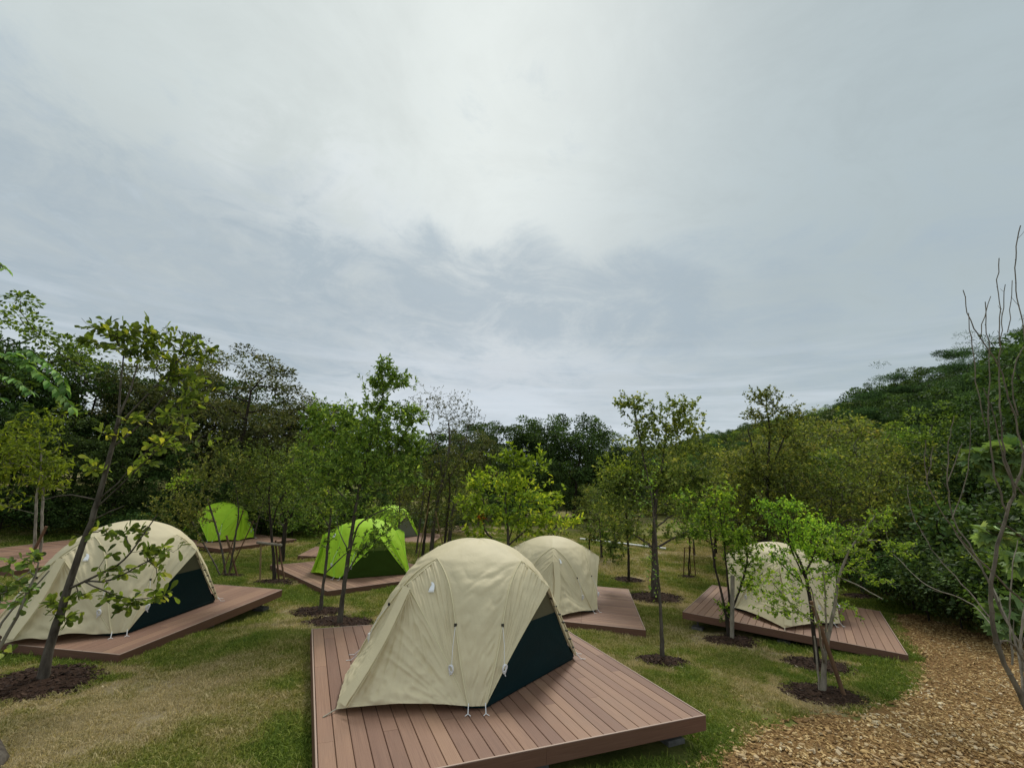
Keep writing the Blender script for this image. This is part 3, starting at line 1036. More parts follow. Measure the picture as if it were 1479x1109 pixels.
def tent(name, label, origin, ang, fly_m, seam_m, wall_m, mesh_m, vout=1.0, detail=1, vz=.03, logo=True, group=None, seed=0, loose=False):
    """origin: world xyz of floor corner C1; u axis at ang"""
    c, s = math.cos(ang), math.sin(ang)
    cx, cy = origin[0] + c * 1.135 - s * 1.10, origin[1] + s * 1.135 + c * 1.10
    root = thing('dome_tent', label, 'tent', (cx, cy, origin[2]), ang, group)
    root.scale = (1.10, 1.06, 1.0)
    N = {2: 84, 1: 34, 0: 14}[detail]
    E1 = np.array([0, -1.18, 1.13])
    B = arcB(N)
    A = B[:, [1, 0, 2]]                 # mirror on the diagonal: arch over the vestibule side (-u)
    t = np.linspace(0, 1, N)
    panels = []                         # (points, kind)
    # corner panel between the two arches, and its crown piece
    tt = t[None, :, None]
    sv = t[:, None, None]
    # one smooth patch from the feet over the shoulder to the apex: polar blend between the two arches, then between the two ridges
    TOP = 1.595
    nr = max(5, N // 2)
    q_ = np.linspace(0, 1, nr + 1)[1:]
    ridgeB = np.stack([0 * q_, B[-1, 1] * (1 - q_), B[-1, 2] + (TOP - B[-1, 2]) * (1 - (1 - q_) ** 2)], -1)
    BX = np.vstack([B, ridgeB])
    phiB = np.arctan2(-BX[:, 0], -BX[:, 1])          # 0 on the side axis, 45 deg at the corner
    phiB[len(B) - 1:] = 0
    rB = np.hypot(BX[:, 0], BX[:, 1])
    dif = np.interp(BX[:, 2], [.05, .4, .8, 1.0, 1.13, 1.25, 1.32, 1.385, 1.45, 1.50, 1.55, TOP], [1.40, 1.28, 1.10, .985, .895, .79, .715, .635, .54, .445, .315, 0]) - rB
    dif[0] = dif[-1] = 0
    for _ in range(6):
        dif[1:-1] = (dif[:-2] + 2 * dif[1:-1] + dif[2:]) / 4
    ph = phiB[:, None] + (PI / 2 - 2 * phiB[:, None]) * t[None]
    rr_ = rB[:, None] + dif[:, None] * np.sin(PI * t)[None]
    corner = np.stack([-rr_ * np.sin(ph), -rr_ * np.cos(ph), np.repeat(BX[:, 2:3], N, 1)], -1)
    apex = np.array([0, 0, TOP])
    # gore between arch B and the edge line foot->hub (hub at the middle of the side)
    line = lerp(B[0], E1, t[:, None])
    line = line + np.array([0, .03, -.02]) * np.sin(PI * t)[:, None]
    gore = lerp(B[:, None], line[:, None], tt)
    gb = np.sin(PI * t)[None, :] * np.sin(PI * t)[:, None] * .015
    gore = gore + np.stack([0 * gb, gb, -gb * .3], -1)
    base_panels = [('corner', corner), ('gore', gore), ('gore', gore[..., [1, 0, 2]])]
    for (fx, fy) in ((1, 1), (-1, 1), (1, -1), (-1, -1)):
        for kd, P in base_panels:
            Q = P * np.array([fx, fy, 1])
            panels.append((kd, Q[:, ::-1] if fx * fy < 0 else Q))
    # vestibule on the -u side
    F1 = np.array([-1.19, 0, 1.13])
    Vp = np.array([-1.05 - vout, 0, vz])
    for sy in (-1, 1):
        foot = np.array([-1.05, -.93 * 1, .015]) * np.array([1, -sy * -1, 1])
        foot = np.array([-1.05, sy * .93, .05])
        ridge = lerp(F1, Vp, t[:, None])
        ridge = ridge + np.array([-.0, 0, -.03]) * np.sin(PI * t)[:, None]
        lin = lerp(F1, foot, t[:, None])
        lin = lin + np.array([.03, 0, -.02]) * np.sin(PI * t)[:, None]
        P = lerp(ridge[:, None], lin[:, None], tt)
        sag = np.sin(PI * t)[None, :] * (t[:, None] ** 1.5)
        P = P + np.stack([-sag * .012, sy * sag * .012, sag * .045 * t[:, None]], -1)
        if loose:
            P = P + np.stack([.05 * sag * np.sin(9 * t)[None, :], 0 * sag, .03 * sag * np.sin(13 * t)[None, :]], -1)
        panels.append(('vest', P if sy < 0 else P[:, ::-1]))
    # the zipped flap strip beside the ridge, standing a little proud
    wdt = np.linspace(0, .13, 6)
    rd = lerp(F1 + np.array([-.02, .0, -.03]), Vp + np.array([.04, 0, .03]), t[:, None])
    bow = .05 * np.sin(PI * t) ** 1
    strip = np.stack([rd + np.array([-.030, 0, .030]) + np.stack([-.01 * np.sin(8 * t) * .3, -w_ + bow * -1.0 + .0 * t, .0 * t], -1) for w_ in wdt], 1)
    mb = MB()
    for kd, P in panels:
        if kd == 'vest':
            pass
        a_, b2 = P.shape[:2]
        Pn = P.copy()
        S_, T_ = np.meshgrid(np.linspace(0, 1, a_), np.linspace(0, 1, b2), indexing='ij')
        fade = np.minimum(1, np.minimum(T_, 1 - T_) * 9)
        du = np.gradient(P, axis=0)
        dv = np.gradient(P, axis=1)
        nn = np.cross(du, dv)
        nn /= np.linalg.norm(nn, axis=-1, keepdims=True) + 1e-9
        cen = P - np.array([0, 0, .4])
        nn *= np.sign((nn * cen).sum(-1, keepdims=True) + 1e-9)
        if kd == 'vest':
            Fd = P - F1
            ang1 = np.arctan2(Fd[..., 1], -Fd[..., 2] + .001)
            r1 = np.linalg.norm(Fd, axis=-1)
            fy = np.sign(P[..., 1].mean())
            Cd = P - np.array([-1.05, fy * .93, 0])
            r2 = np.linalg.norm(Cd, axis=-1)
            ang2 = np.arctan2(Cd[..., 2], -fy * Cd[..., 1] + .001)
            d1 = (np.abs(vnoise(np.stack([ang1 * 22, r1 * 1.2, 0 * r1 + seed], -1), 5) - .5) * 2) * .040 * np.minimum(r1 * 2, 1) * np.exp(-r1 * .9)
            d2 = (np.abs(vnoise(np.stack([ang2 * 20, r2 * 1.3, 0 * r1 + seed + 8], -1), 6) - .5) * 2) * .045 * np.minimum(r2 * 3, 1) * np.exp(-r2 * 1.2)
            d3 = (fbm(P * 6 + seed, 8, 4) - .5) * .05 * S_ ** 1.2 * np.clip((S_ - .25) * 2, 0, 1)
            d3r = (1 - np.abs(vnoise(P * 8 + seed + 5, 18) - .5) * 2) * .020 * S_ + (1 - np.abs(vnoise(P * 17 + seed + 5, 28) - .5) * 2) * .010 * S_
            disp = (1.35 if P[..., 1].mean() < 0 else .7) * (-d1 - d2 * .8 + d3 + d3r) * np.minimum(1, np.minimum(T_ * 12, (1 - T_) * 12)) * (1.0 if detail else .6)
        elif kd == 'gore':
            q = np.stack([(P[..., 2] * 3.0 + P[..., 0] * 6 + P[..., 1] * 6), P[..., 2] * 14, 0 * S_ + seed], -1)
            disp = ((fbm(P * 4 + seed, 8, 3) - .5) * .03 + (np.abs(vnoise(np.stack([S_ * 4, (T_ * 1.2 + S_) * 17, 0 * S_ + seed], -1), 3) - .5) - .25) * .055 * S_) * fade
        elif kd == 'corner':
            diag = T_ * 6 + S_ * 24
            disp = ((np.abs(vnoise(np.stack([diag, (T_ - S_) * 4, 0 * S_ + seed], -1), 3) - .5) - .25) * .048 * np.clip(1.25 - T_ * .6, .3, 1) + (fbm(P * 5 + seed, 8, 4) - .5) * .034 - .008) * fade * np.clip(1.15 - S_ * .8, .25, 1)
        else:
            disp = (fbm(P * 3 + seed, 8, 3) - .5) * .010 * np.minimum(1, (1 - S_) * 3) * np.minimum(1, S_ * 5)
        Pn = Pn + nn * disp[..., None]
        mb.grid(Pn)
    mb.grid(strip + (fbm(strip * 9, 4, 3)[..., None] - .5) * .02)
    fm = mb.mesh('fly', fly_m, True)
    bm = bmesh.new()
    bm.from_mesh(fm)
    bmesh.ops.remove_doubles(bm, verts=bm.verts, dist=.002)
    for _ in range({2: 12, 1: 4, 0: 1}[detail]):
        bmesh.ops.smooth_vert(bm, verts=[v for v in bm.verts if v.co.z > 1.30 and not v.is_boundary and max(abs(v.co.x), abs(v.co.y)) < .72], factor=.5, use_axis_x=True, use_axis_y=True, use_axis_z=True)
    bm.to_mesh(fm)
    bm.free()
    fly = link('fly', fm, root)

    # seams over the crown, from arch to arch
    def seam(pts, r=.006):
        m_ = MB()
        m_.tube(pts, r, 5)
        m_.obj('seam', seam_m, fly, True)
    for fx, fy in ((1, 1), (-1, 1), (1, -1), (-1, -1)):
        m_ = MB()
        for c_ in (B, A):
            q = c_[::max(1, N // 18)] if N > 18 else c_
            q = np.vstack([q, c_[-1:]]) * np.array([fx, fy, 1])
            m_.tube(q * np.array([1.006, 1.006, 1]) + np.array([0, 0, .004]), .0075, 5, False)
        m_.obj('seam', seam_m, fly, True)
        m_ = MB()
        for c_ in (line, line[:, [1, 0, 2]]):
            m_.tube((c_[::max(1, N // 14)] if N > 14 else c_) * np.array([fx, fy, 1]), .007, 5, False)
        m_.obj('hem', seam_m, fly, True)
    if detail:
        m_ = MB()
        for tip in (E1, F1):
            top = B[-1] if tip is E1 else A[-1]
            for sg in (1, -1):
                a_, b2 = top * np.array([sg if tip is F1 else 1, sg if tip is E1 else 1, 1]), tip * np.array([sg if tip is F1 else 1, sg if tip is E1 else 1, 1])
                m_.tube([a_, lerp(a_, b2, .5) + np.array([0, 0, .004]), b2], .005, 5, False)
        zz = rd[::2] + np.array([-.016, -.125, .01]) - np.stack([0 * bow, bow, 0 * bow], -1)[::2]
        m_.tube(zz, .005, 5, False)
        m_.obj('hem', seam_m, fly, True)
    # inner body: dark tub and four walls
    mb = MB()
    k1, k0 = 1.02, .88
    oct_ = [(-k0, -k1), (k0, -k1), (k1, -k0), (k1, k0), (k0, k1), (-k0, k1), (-k1, k0), (-k1, -k0)]
    ring = lambda f_, z_: [(x_ * f_, y_ * f_, z_) for x_, y_ in oct_]
    R0 = ring(1.0, .004), ring(1.02, .05), ring(1.0, .12)
    V_ = np.array(R0[0] + R0[1] + R0[2])
    F_ = [[L_ * 8 + k, L_ * 8 + (k + 1) % 8, L_ * 8 + 8 + (k + 1) % 8, L_ * 8 + 8 + k] for L_ in (0, 1) for k in range(8)]
    mb.add(V_, F_)
    mb.add(np.array(ring(1.0, .006)), [[0, 1, 2, 3], [0, 3, 4, 7], [4, 5, 6, 7]])
    mb.obj('floor_tub', wall_m, root, True)
    na_ = {2: 30, 1: 20, 0: 8}[detail]
    for side in range(4):
        th = side * PI / 2
        cs, sn = math.cos(th), math.sin(th)
        zs = .76
        topz = 1.10
        for nm, z0, z1, mt in (('wall_panel', .02, zs, wall_m), ('mesh_window', zs, topz, mesh_m)):
            aa = np.linspace(0, 1, na_)
            zz_ = lerp(z0, z1, aa)
            half = .91 * (1 - zz_ / 1.13) + .004
            tb = np.linspace(-1, 1, na_)
            X = half[:, None] * tb[None]
            Z = np.repeat(zz_[:, None], na_, 1)
            y_in = -1.03 - .085 * Z / 1.1 + (.16 * Z if side == 3 else 0) + (.05 if side == 3 else 0)
            if nm == 'wall_panel':
                wr = (vnoise(np.stack([np.arctan2(X + 1, Z + .05) * 12, Z * 0, 0 * Z + seed + side], -1), 3) - .5) * .03 * np.exp(-np.hypot(X + 1, Z) * 1.3)
                wr += (vnoise(np.stack([np.arctan2(1 - X, Z + .05) * 12, Z * 0, 0 * Z + seed + side + 4], -1), 3) - .5) * .03 * np.exp(-np.hypot(1 - X, Z) * 1.3)
                y_in = y_in + wr * np.sin(PI * np.clip(aa, 0, 1))[:, None] + .0
            P = np.stack([X, y_in, Z], -1)
            P = np.stack([P[..., 0] * cs - P[..., 1] * sn, P[..., 0] * sn + P[..., 1] * cs, P[..., 2]], -1)
            mb = MB()
            mb.grid(P)
            mb.obj(nm, mt, root, True)
        if detail and side in (0, 2):
            # dark sleeve, pole and clips at the right edge of each open side
            for sx in ((1,) if side == 0 else (-1,)):
                a_ = np.array([sx * .93, -1.045, .05])
                b2 = np.array([sx * .03, -1.12, 1.08])
                q = lerp(a_, b2, np.linspace(0, 1, 9)[:, None])
                q = q + np.array([sx * .035, 0, .02]) * np.sin(PI * np.linspace(0, 1, 9))[:, None]
                q2 = np.stack([q[:, 0] * cs - q[:, 1] * sn, q[:, 0] * sn + q[:, 1] * cs, q[:, 2]], -1)
                mb = MB()
                mb.tube(q2, .006, 6)
                po = mb.obj('pole', m_pole, root, True)
                for j in range(1, 8):
                    mb = MB()
                    mb.box(q2[j], (.03, .03, .018), rz=th)
                    mb.obj('clip', F_BLACK, po)
    # guy lines with bundled white cord, stake ties at the feet
    if detail:
        def cord(pts, parent, r=.0035, nm='guy_line'):
            m_ = MB()
            m_.tube(pts, r, 5)
            return m_.obj(nm, F_WHITE, parent, True)
        feet = []
        for fx, fy in ((1, 1), (-1, 1), (1, -1), (-1, -1)):
            for P0 in (B[0], A[0]):
                feet.append(P0 * np.array([fx, fy, 1]))
        for ft_ in feet:
            o2 = np.sign(ft_[:2]) * np.array([.05, .05]) if abs(ft_[0]) > .99 or True else 0
            out = np.array([ft_[0] * .05, ft_[1] * .05])
            p0 = ft_ + np.array([0, 0, .03])
            p1 = np.array([ft_[0] + out[0], ft_[1] + out[1], .012])
            tie = cord([p0, lerp(p0, p1, .5), p1], root, .005, 'stake_tie')
            for sg in (1, -1):
                cord([p1, p1 + np.array([out[0] * .5 + sg * .02, out[1] * .5 - sg * .02, -.004])], tie, .004, 'cord_end')
        for arc_, fx, fy in ((A, 1, 1), (B, 1, 1), (A, 1, -1)):
            i = int(N * .44)
            p0 = arc_[i] * np.array([fx, fy, 1]) * np.array([1.01, 1.01, 1])
            out = np.array([p0[0], p0[1], 0]) / np.hypot(p0[0], p0[1])
            tgt = lerp(arc_[i], arc_[int(N * .16)], .8) * np.array([fx, fy, 1])
            side_ = np.array([-out[1], out[0], 0]) * (-.09 if arc_ is A else .09) * fy
            p1 = tgt + out * .035 + side_
            g_ = cord([p0, lerp(p0, p1, .5) + out * .03, p1], fly, .0035)
            mm = MB()
            mm.box(p0, (.022, .022, .035))
            mm.obj('toggle', F_BLACK, g_)
            mm = MB()
            lp = [p1 + side_ * .20 * math.sin(a) + np.array([0, 0, -.045 + .045 * math.cos(a)]) + out * .012 for a in np.linspace(0, 2 * PI, 13)]
            mm.tube(lp, .010, 6)
            lp = [p1 + side_ * .26 * math.sin(a + .5) + np.array([0, 0, -.035 + .035 * math.cos(a)]) + out * .022 for a in np.linspace(0, 2 * PI, 13)]
            mm.tube(lp, .008, 6)
            mm.tube([p1 + np.array([0, 0, -.08]) + out * .01, p1 + np.array([0, 0, -.12]) + side_ * .2 + out * .01], .006, 5)
            mm.obj('cord_bundle', F_WHITE, g_, True)
        if not loose:
            Vs = Vp + np.array([-.13, 0, -.02])
            Vs[2] = .004
            st = MB()
            st.tube([Vp, Vs], .007, 5)
            st.obj('stake_tie', m_pole, root, True)
    # printed emblem on the vestibule side: a curved fin over a bar
    if logo:
        fin = [(-.028, -.05), (.030, -.05), (.034, -.02), (.034, .015), (.026, .04), (.010, .055), (-.004, .056), (-.010, .046), (.000, .036), (-.002, .018), (-.014, -.006), (-.024, -.030)]
        bar = [(-.032, -.066), (.031, -.066), (.031, -.056), (-.032, -.056)]
        # lies on the gore between arch A and hub F1, right half seen from outside (-y side)
        i, j = int(N * .84), int(N * .50)
        gA = gore[..., [1, 0, 2]]
        p = gA[i, j]
        du = gA[min(i + 2, N - 1), j] - gA[i - 2, j]
        dv = gA[i, j + 2] - gA[i, j - 2]
        nn = np.cross(du, dv)
        nn /= np.linalg.norm(nn)
        if nn @ np.array([-1, 0, .5]) < 0:
            nn = -nn
        yax = np.array([0, 0, 1.]) - nn * nn[2]
        yax /= np.linalg.norm(yax)
        xax = np.cross(yax, nn)
        mb = MB()
        for poly in (fin, bar):
            th_ = .004
            top = np.array([p + nn * .014 + xax * a_ + yax * b2 for a_, b2 in poly])
            cen_ = top.mean(0)
            k = len(poly)
            mb.add(np.vstack([top, [cen_]]), [[q, (q + 1) % k, k] for q in range(k)])
            mb.add(np.vstack([top, top - nn * th_]), [[q, (q + 1) % k, (q + 1) % k + k, q + k] for q in range(k)])
        mb.obj('emblem', m_logo, fly)
    return root


TG = 'dome tents pitched on the decks'
tent('t', 'beige dome tent with a navy open side, nearest the camera in the centre', (-.172, 5.443, ZC - 2.43), math.radians(53.1), F_BEIGE, F_SEAM, F_NAVY, F_MESH, .87, 2, group=TG, seed=1)
tent('t', 'beige dome tent with a navy open side, behind the leaning oak at the left', (-5.87, 7.75, ZC - 2.68), math.radians(86), F_BEIGE, F_SEAM, F_NAVY, F_MESH, .62, 1, vz=.05, group=TG, seed=11, loose=True)
tent('t', 'beige dome tent partly hidden behind the nearest tent, vestibule facing the camera', (2.36, 11.80, ZC - 2.965), math.radians(84.5), F_BEIGE, F_SEAM, F_NAVY, F_MESH, .8, 1, group=TG, seed=23)
tent('t', 'beige dome tent behind the leafy saplings on the right deck', (7.60, 10.90, ZC - 2.745), math.radians(61.4), F_BEIGE, F_SEAM, F_NAVY, F_MESH, 1.0, 1, group=TG, seed=37)
tent('t', 'lime green dome tent with a dark olive open side facing the camera', (-4.720, 13.862, ZC - 3.0), math.radians(35.8), F_LIME, F_SEAML, F_OLIVEDK, F_MESHL, .36, 1, group=TG, seed=5)
a_ = math.radians(155)
c3_ = on_plane(305.5, 783.0, ZC - 3.25)
c1_ = c3_ - 2.1 * vec(a_ + PI / 2)
tent('t', 'lime green dome tent furthest left, at the edge of the wood', (c1_[0], c1_[1], ZC - 3.25), a_, F_LIME, F_SEAML, F_OLIVEDK, F_MESHL, .3, 1, group=TG, seed=7, logo=False)
tent('t', 'distant lime green dome tent with a pale grey side, seen over the nearer lime tent', (-6.0, 24.5, ZC - 3.2), math.radians(55), F_LIME, F_SEAML, F_GREY, F_GREY, .6, 0, group=TG, seed=9, logo=False)
#TREES#
# ------------------------------------------------------------------ trees: skeletons, leaves
def unit(v):
    v = np.asarray(v, float)
    return v / (np.linalg.norm(v, axis=-1, keepdims=True) + 1e-9)


TPL = {
    'diamond': (np.array([(0, 0, 0), (.5, .45, .05), (0, 1, -.03), (-.5, .45, .05)], float), [[0, 1, 2], [0, 2, 3]]),
    'oval': (np.array([(0, 0, 0), (.36, .22, .05), (.46, .6, .06), (0, 1, -.10), (-.46, .6, .06), (-.36, .22, .05), (0, .5, .0)], float), [[0, 1, 6], [1, 2, 6], [2, 3, 6], [3, 4, 6], [4, 5, 6], [5, 0, 6]]),
    'narrow': (np.array([(0, 0, 0), (.5, .35, .05), (.4, .7, .02), (0, 1, -.12), (-.4, .7, .02), (-.5, .35, .05), (0, .5, -.02)], float), [[0, 1, 6], [1, 2, 6], [2, 3, 6], [3, 4, 6], [4, 5, 6], [5, 0, 6]]),
    'oak': (np.array([(0, 0, 0), (.16, .18, .02), (.26, .30, .05), (.30, .42, .04), (.44, .55, .07), (.45, .68, .05), (.42, .82, .05), (.22, .95, .0), (0, 1, -.05), (-.22, .95, .0), (-.42, .82, .05), (-.45, .68, .05), (-.44, .55, .07), (-.30, .42, .04), (-.26, .30, .05), (-.16, .18, .02), (0, .55, -.01)], float), [[i, (i + 1) % 16, 16] for i in range(16)]),
    'maple': (np.array([(0, 0, 0), (.18, .02, .02), (.50, -.06, -.04), (.38, .14, .03), (.62, .30, -.05), (.36, .40, .04), (.44, .68, -.04), (.18, .62, .03), (0, 1.0, -.10), (-.18, .62, .03), (-.44, .68, -.04), (-.36, .40, .04), (-.62, .30, -.05), (-.38, .14, .03), (-.50, -.06, -.04), (-.18, .02, .02), (0, .3, .03)], float), [[i, (i + 1) % 16, 16] for i in range(16)]),
}


def leaf_frames(d, up=0.6, n=None):
    """rotation matrices whose columns are side, along, normal"""
    k = len(d)
    y = unit(d)
    nrm = unit(rng.normal(0, 1, (k, 3)) * (1 - up) + np.array([0, 0, 1.]) * up)
    z = unit(nrm - (nrm * y).sum(1, keepdims=True) * y)
    x = np.cross(y, z)
    return np.stack([x, y, z], -1)


def leaves_mesh(name, pos, d, size, mat, tpl='diamond', wid=.5, up=.6, tint=None):
    v, f = TPL[tpl]
    f = np.array(f)
    k = len(pos)
    R = leaf_frames(d, up)
    sz = np.broadcast_to(size, (k,))[:, None, None]
    loc = v[None] * np.array([wid * (1.0 if tpl in ('oak', 'maple') else 1.0), 1, 1]) * sz
    W_ = np.einsum('kij,kvj->kvi', R, loc) + pos[:, None]
    F = (f[None] + (np.arange(k) * len(v))[:, None, None]).reshape(-1, f.shape[1])
    if tint is None:
        tint = np.clip(rng.normal(.45, .22, k), 0, 1)
    return build_mesh(name, W_.reshape(-1, 3), [F], mat, {'tint': np.repeat(tint, len(v))}, False)


class Skel:
    def __init__(s):
        s.p, s.par, s.r, s.tipflag = [], [], [], []

    def stem(s, pts, rads, seg, par=-1, jit=0.0):
        pts = np.asarray(pts, float)
        rads = np.asarray(rads, float)
        L = np.concatenate([[0], np.cumsum(np.linalg.norm(np.diff(pts, axis=0), axis=1))])
        m = max(int(L[-1] / seg) + 1, len(pts))
        q = np.linspace(0, L[-1], m)
        P = np.stack([np.interp(q, L, pts[:, k]) for k in range(3)], -1)
        # soften the corners
        for _ in range(2):
            P[1:-1] = (P[:-2] + 2 * P[1:-1] + P[2:]) / 4
        if jit:
            P[1:-1] += rng.normal(0, jit, (m - 2, 3)) if m > 2 else 0
        Rr = np.interp(q, L, rads)
        for i in range(m):
            s.p.append(P[i])
            s.r.append(Rr[i])
            s.par.append(par if i == 0 else len(s.p) - 2)
        return len(s.p) - 1

    def nearest(s, pt):
        P = np.array(s.p)
        return int(np.argmin(((P - pt) ** 2).sum(1)))

    def grow(s, tips, seg, zmin=-9, upw=.9, bend=.12):
        P = np.zeros((len(s.p) + len(tips) * 14, 3))
        n = len(s.p)
        P[:n] = s.p
        d0 = np.sqrt(((tips[:, None] - P[None, :n]) ** 2).sum(-1)).min(1)
        s.tips = []
        for ti in np.argsort(d0):
            tp = tips[ti]
            D = np.sqrt(((P[:n] - tp) ** 2).sum(1))
            cost = D + upw * np.maximum(0, P[:n, 2] + .35 * D - tp[2])
            cost = np.where(P[:n, 2] < zmin, 1e6 + D, cost)
            j = int(np.argmin(cost))
            a = P[j]
            L = np.linalg.norm(tp - a)
            if L < 1e-3:
                continue
            k = int(min(max(2, round(L / seg)), 12))
            side = rng.normal(0, bend * L, 3)
            side[2] = -abs(side[2]) * .6 if tp[2] > a[2] else abs(side[2])
            prev = j
            for q in range(1, k + 1):
                t = q / k
                pt = a + (tp - a) * t + side * math.sin(PI * t)
                if n >= len(P):
                    P = np.vstack([P, np.zeros((4000, 3))])
                P[n] = pt
                s.p.append(pt)
                s.par.append(prev)
                s.r.append(0.0)
                prev = n
                n += 1
            s.tips.append(prev)

    def finish(s, r_tip, e=2.3, rmax=None):
        n = len(s.p)
        cnt = np.zeros(n)
        for t in getattr(s, 'tips', []):
            cnt[t] += 1
        par = np.array(s.par)
        for i in range(n - 1, 0, -1):
            if par[i] >= 0 and par[i] < i:
                cnt[par[i]] += cnt[i]
        r = np.array(s.r)
        auto = r_tip * np.maximum(cnt, 1) ** (1 / e)
        if rmax:
            auto = np.minimum(auto, rmax)
        s.rad = np.where(r > 0, r, auto)
        for i in range(n):
            if r[i] == 0 and par[i] >= 0:
                s.rad[i] = min(s.rad[i], s.rad[par[i]] * .9 + 1e-4)
        s.cnt = cnt

    def meshes(s, mat, thick=None):
        """returns (trunk MB, branch MB)"""
        P, par, rad = np.array(s.p), np.array(s.par), s.rad
        n = len(P)
        kids = [[] for _ in range(n)]
        for i in range(n):
            if par[i] >= 0:
                kids[par[i]].append(i)
        r0 = np.array(s.r)
        a, b = MB(), MB()
        starts = [i for i in range(n) if par[i] < 0]
        stack = [(i, None) for i in starts]
        while stack:
            i, fr = stack.pop()
            ch = [fr] if fr is not None else []
            ch.append(i)
            stem = r0[i] > 0
            while kids[ch[-1]]:
                ks = sorted(kids[ch[-1]], key=lambda q: -rad[q])
                nxt = None
                for q in ks:
                    if nxt is None and (r0[q] > 0) == stem:
                        nxt = q
                    else:
                        stack.append((q, ch[-1]))
                if nxt is None:
                    break
                ch.append(nxt)
            if len(ch) < 2:
                continue
            rr = rad[ch].copy()
            if fr is not None:
                rr[0] = min(rr[0], rr[1] * 1.25)
            sides = 9 if rr.max() > .03 else 5 if rr.max() > .008 else 3
            (a if stem else b).tube(P[ch], rr, sides, sides > 5)
        return a, b


def spray(sk, per, size, spread=.0, last=.35, droop=.25, up=.5):
    """leaf positions and directions along the outer ends of the branches"""
    P, par = np.array(sk.p), np.array(sk.par)
    pos, dr = [], []
    for t in sk.tips:
        m = max(1, int(rng.poisson(per)))
        ch = [t]
        L = 0
        while par[ch[-1]] >= 0 and L < last and len(ch) < 6:
            L += np.linalg.norm(P[ch[-1]] - P[par[ch[-1]]])
            ch.append(par[ch[-1]])
        d = unit(P[t] - P[ch[-1]])
        u = rng.random(m) ** 1.5
        k = np.minimum((u * (len(ch) - 1)).astype(int), len(ch) - 2)
        fr = u * (len(ch) - 1) - k
        A, B_ = P[np.array(ch)[k]], P[np.array(ch)[k + 1]]
        q = A + (B_ - A) * fr[:, None] + rng.normal(0, spread + .1 * size, (m, 3))
        dd = unit(d[None] * .55 + unit(rng.normal(0, 1, (m, 3))) * .9 + np.array([0, 0, -droop]))
        pos.append(q)
        dr.append(dd)
    return np.vstack(pos), np.vstack(dr)


def mpx(y, px=740, py=600):
    d = ray(px, py)
    return (y / d.y) / FPX


GP = 'planted trees on the lawn'


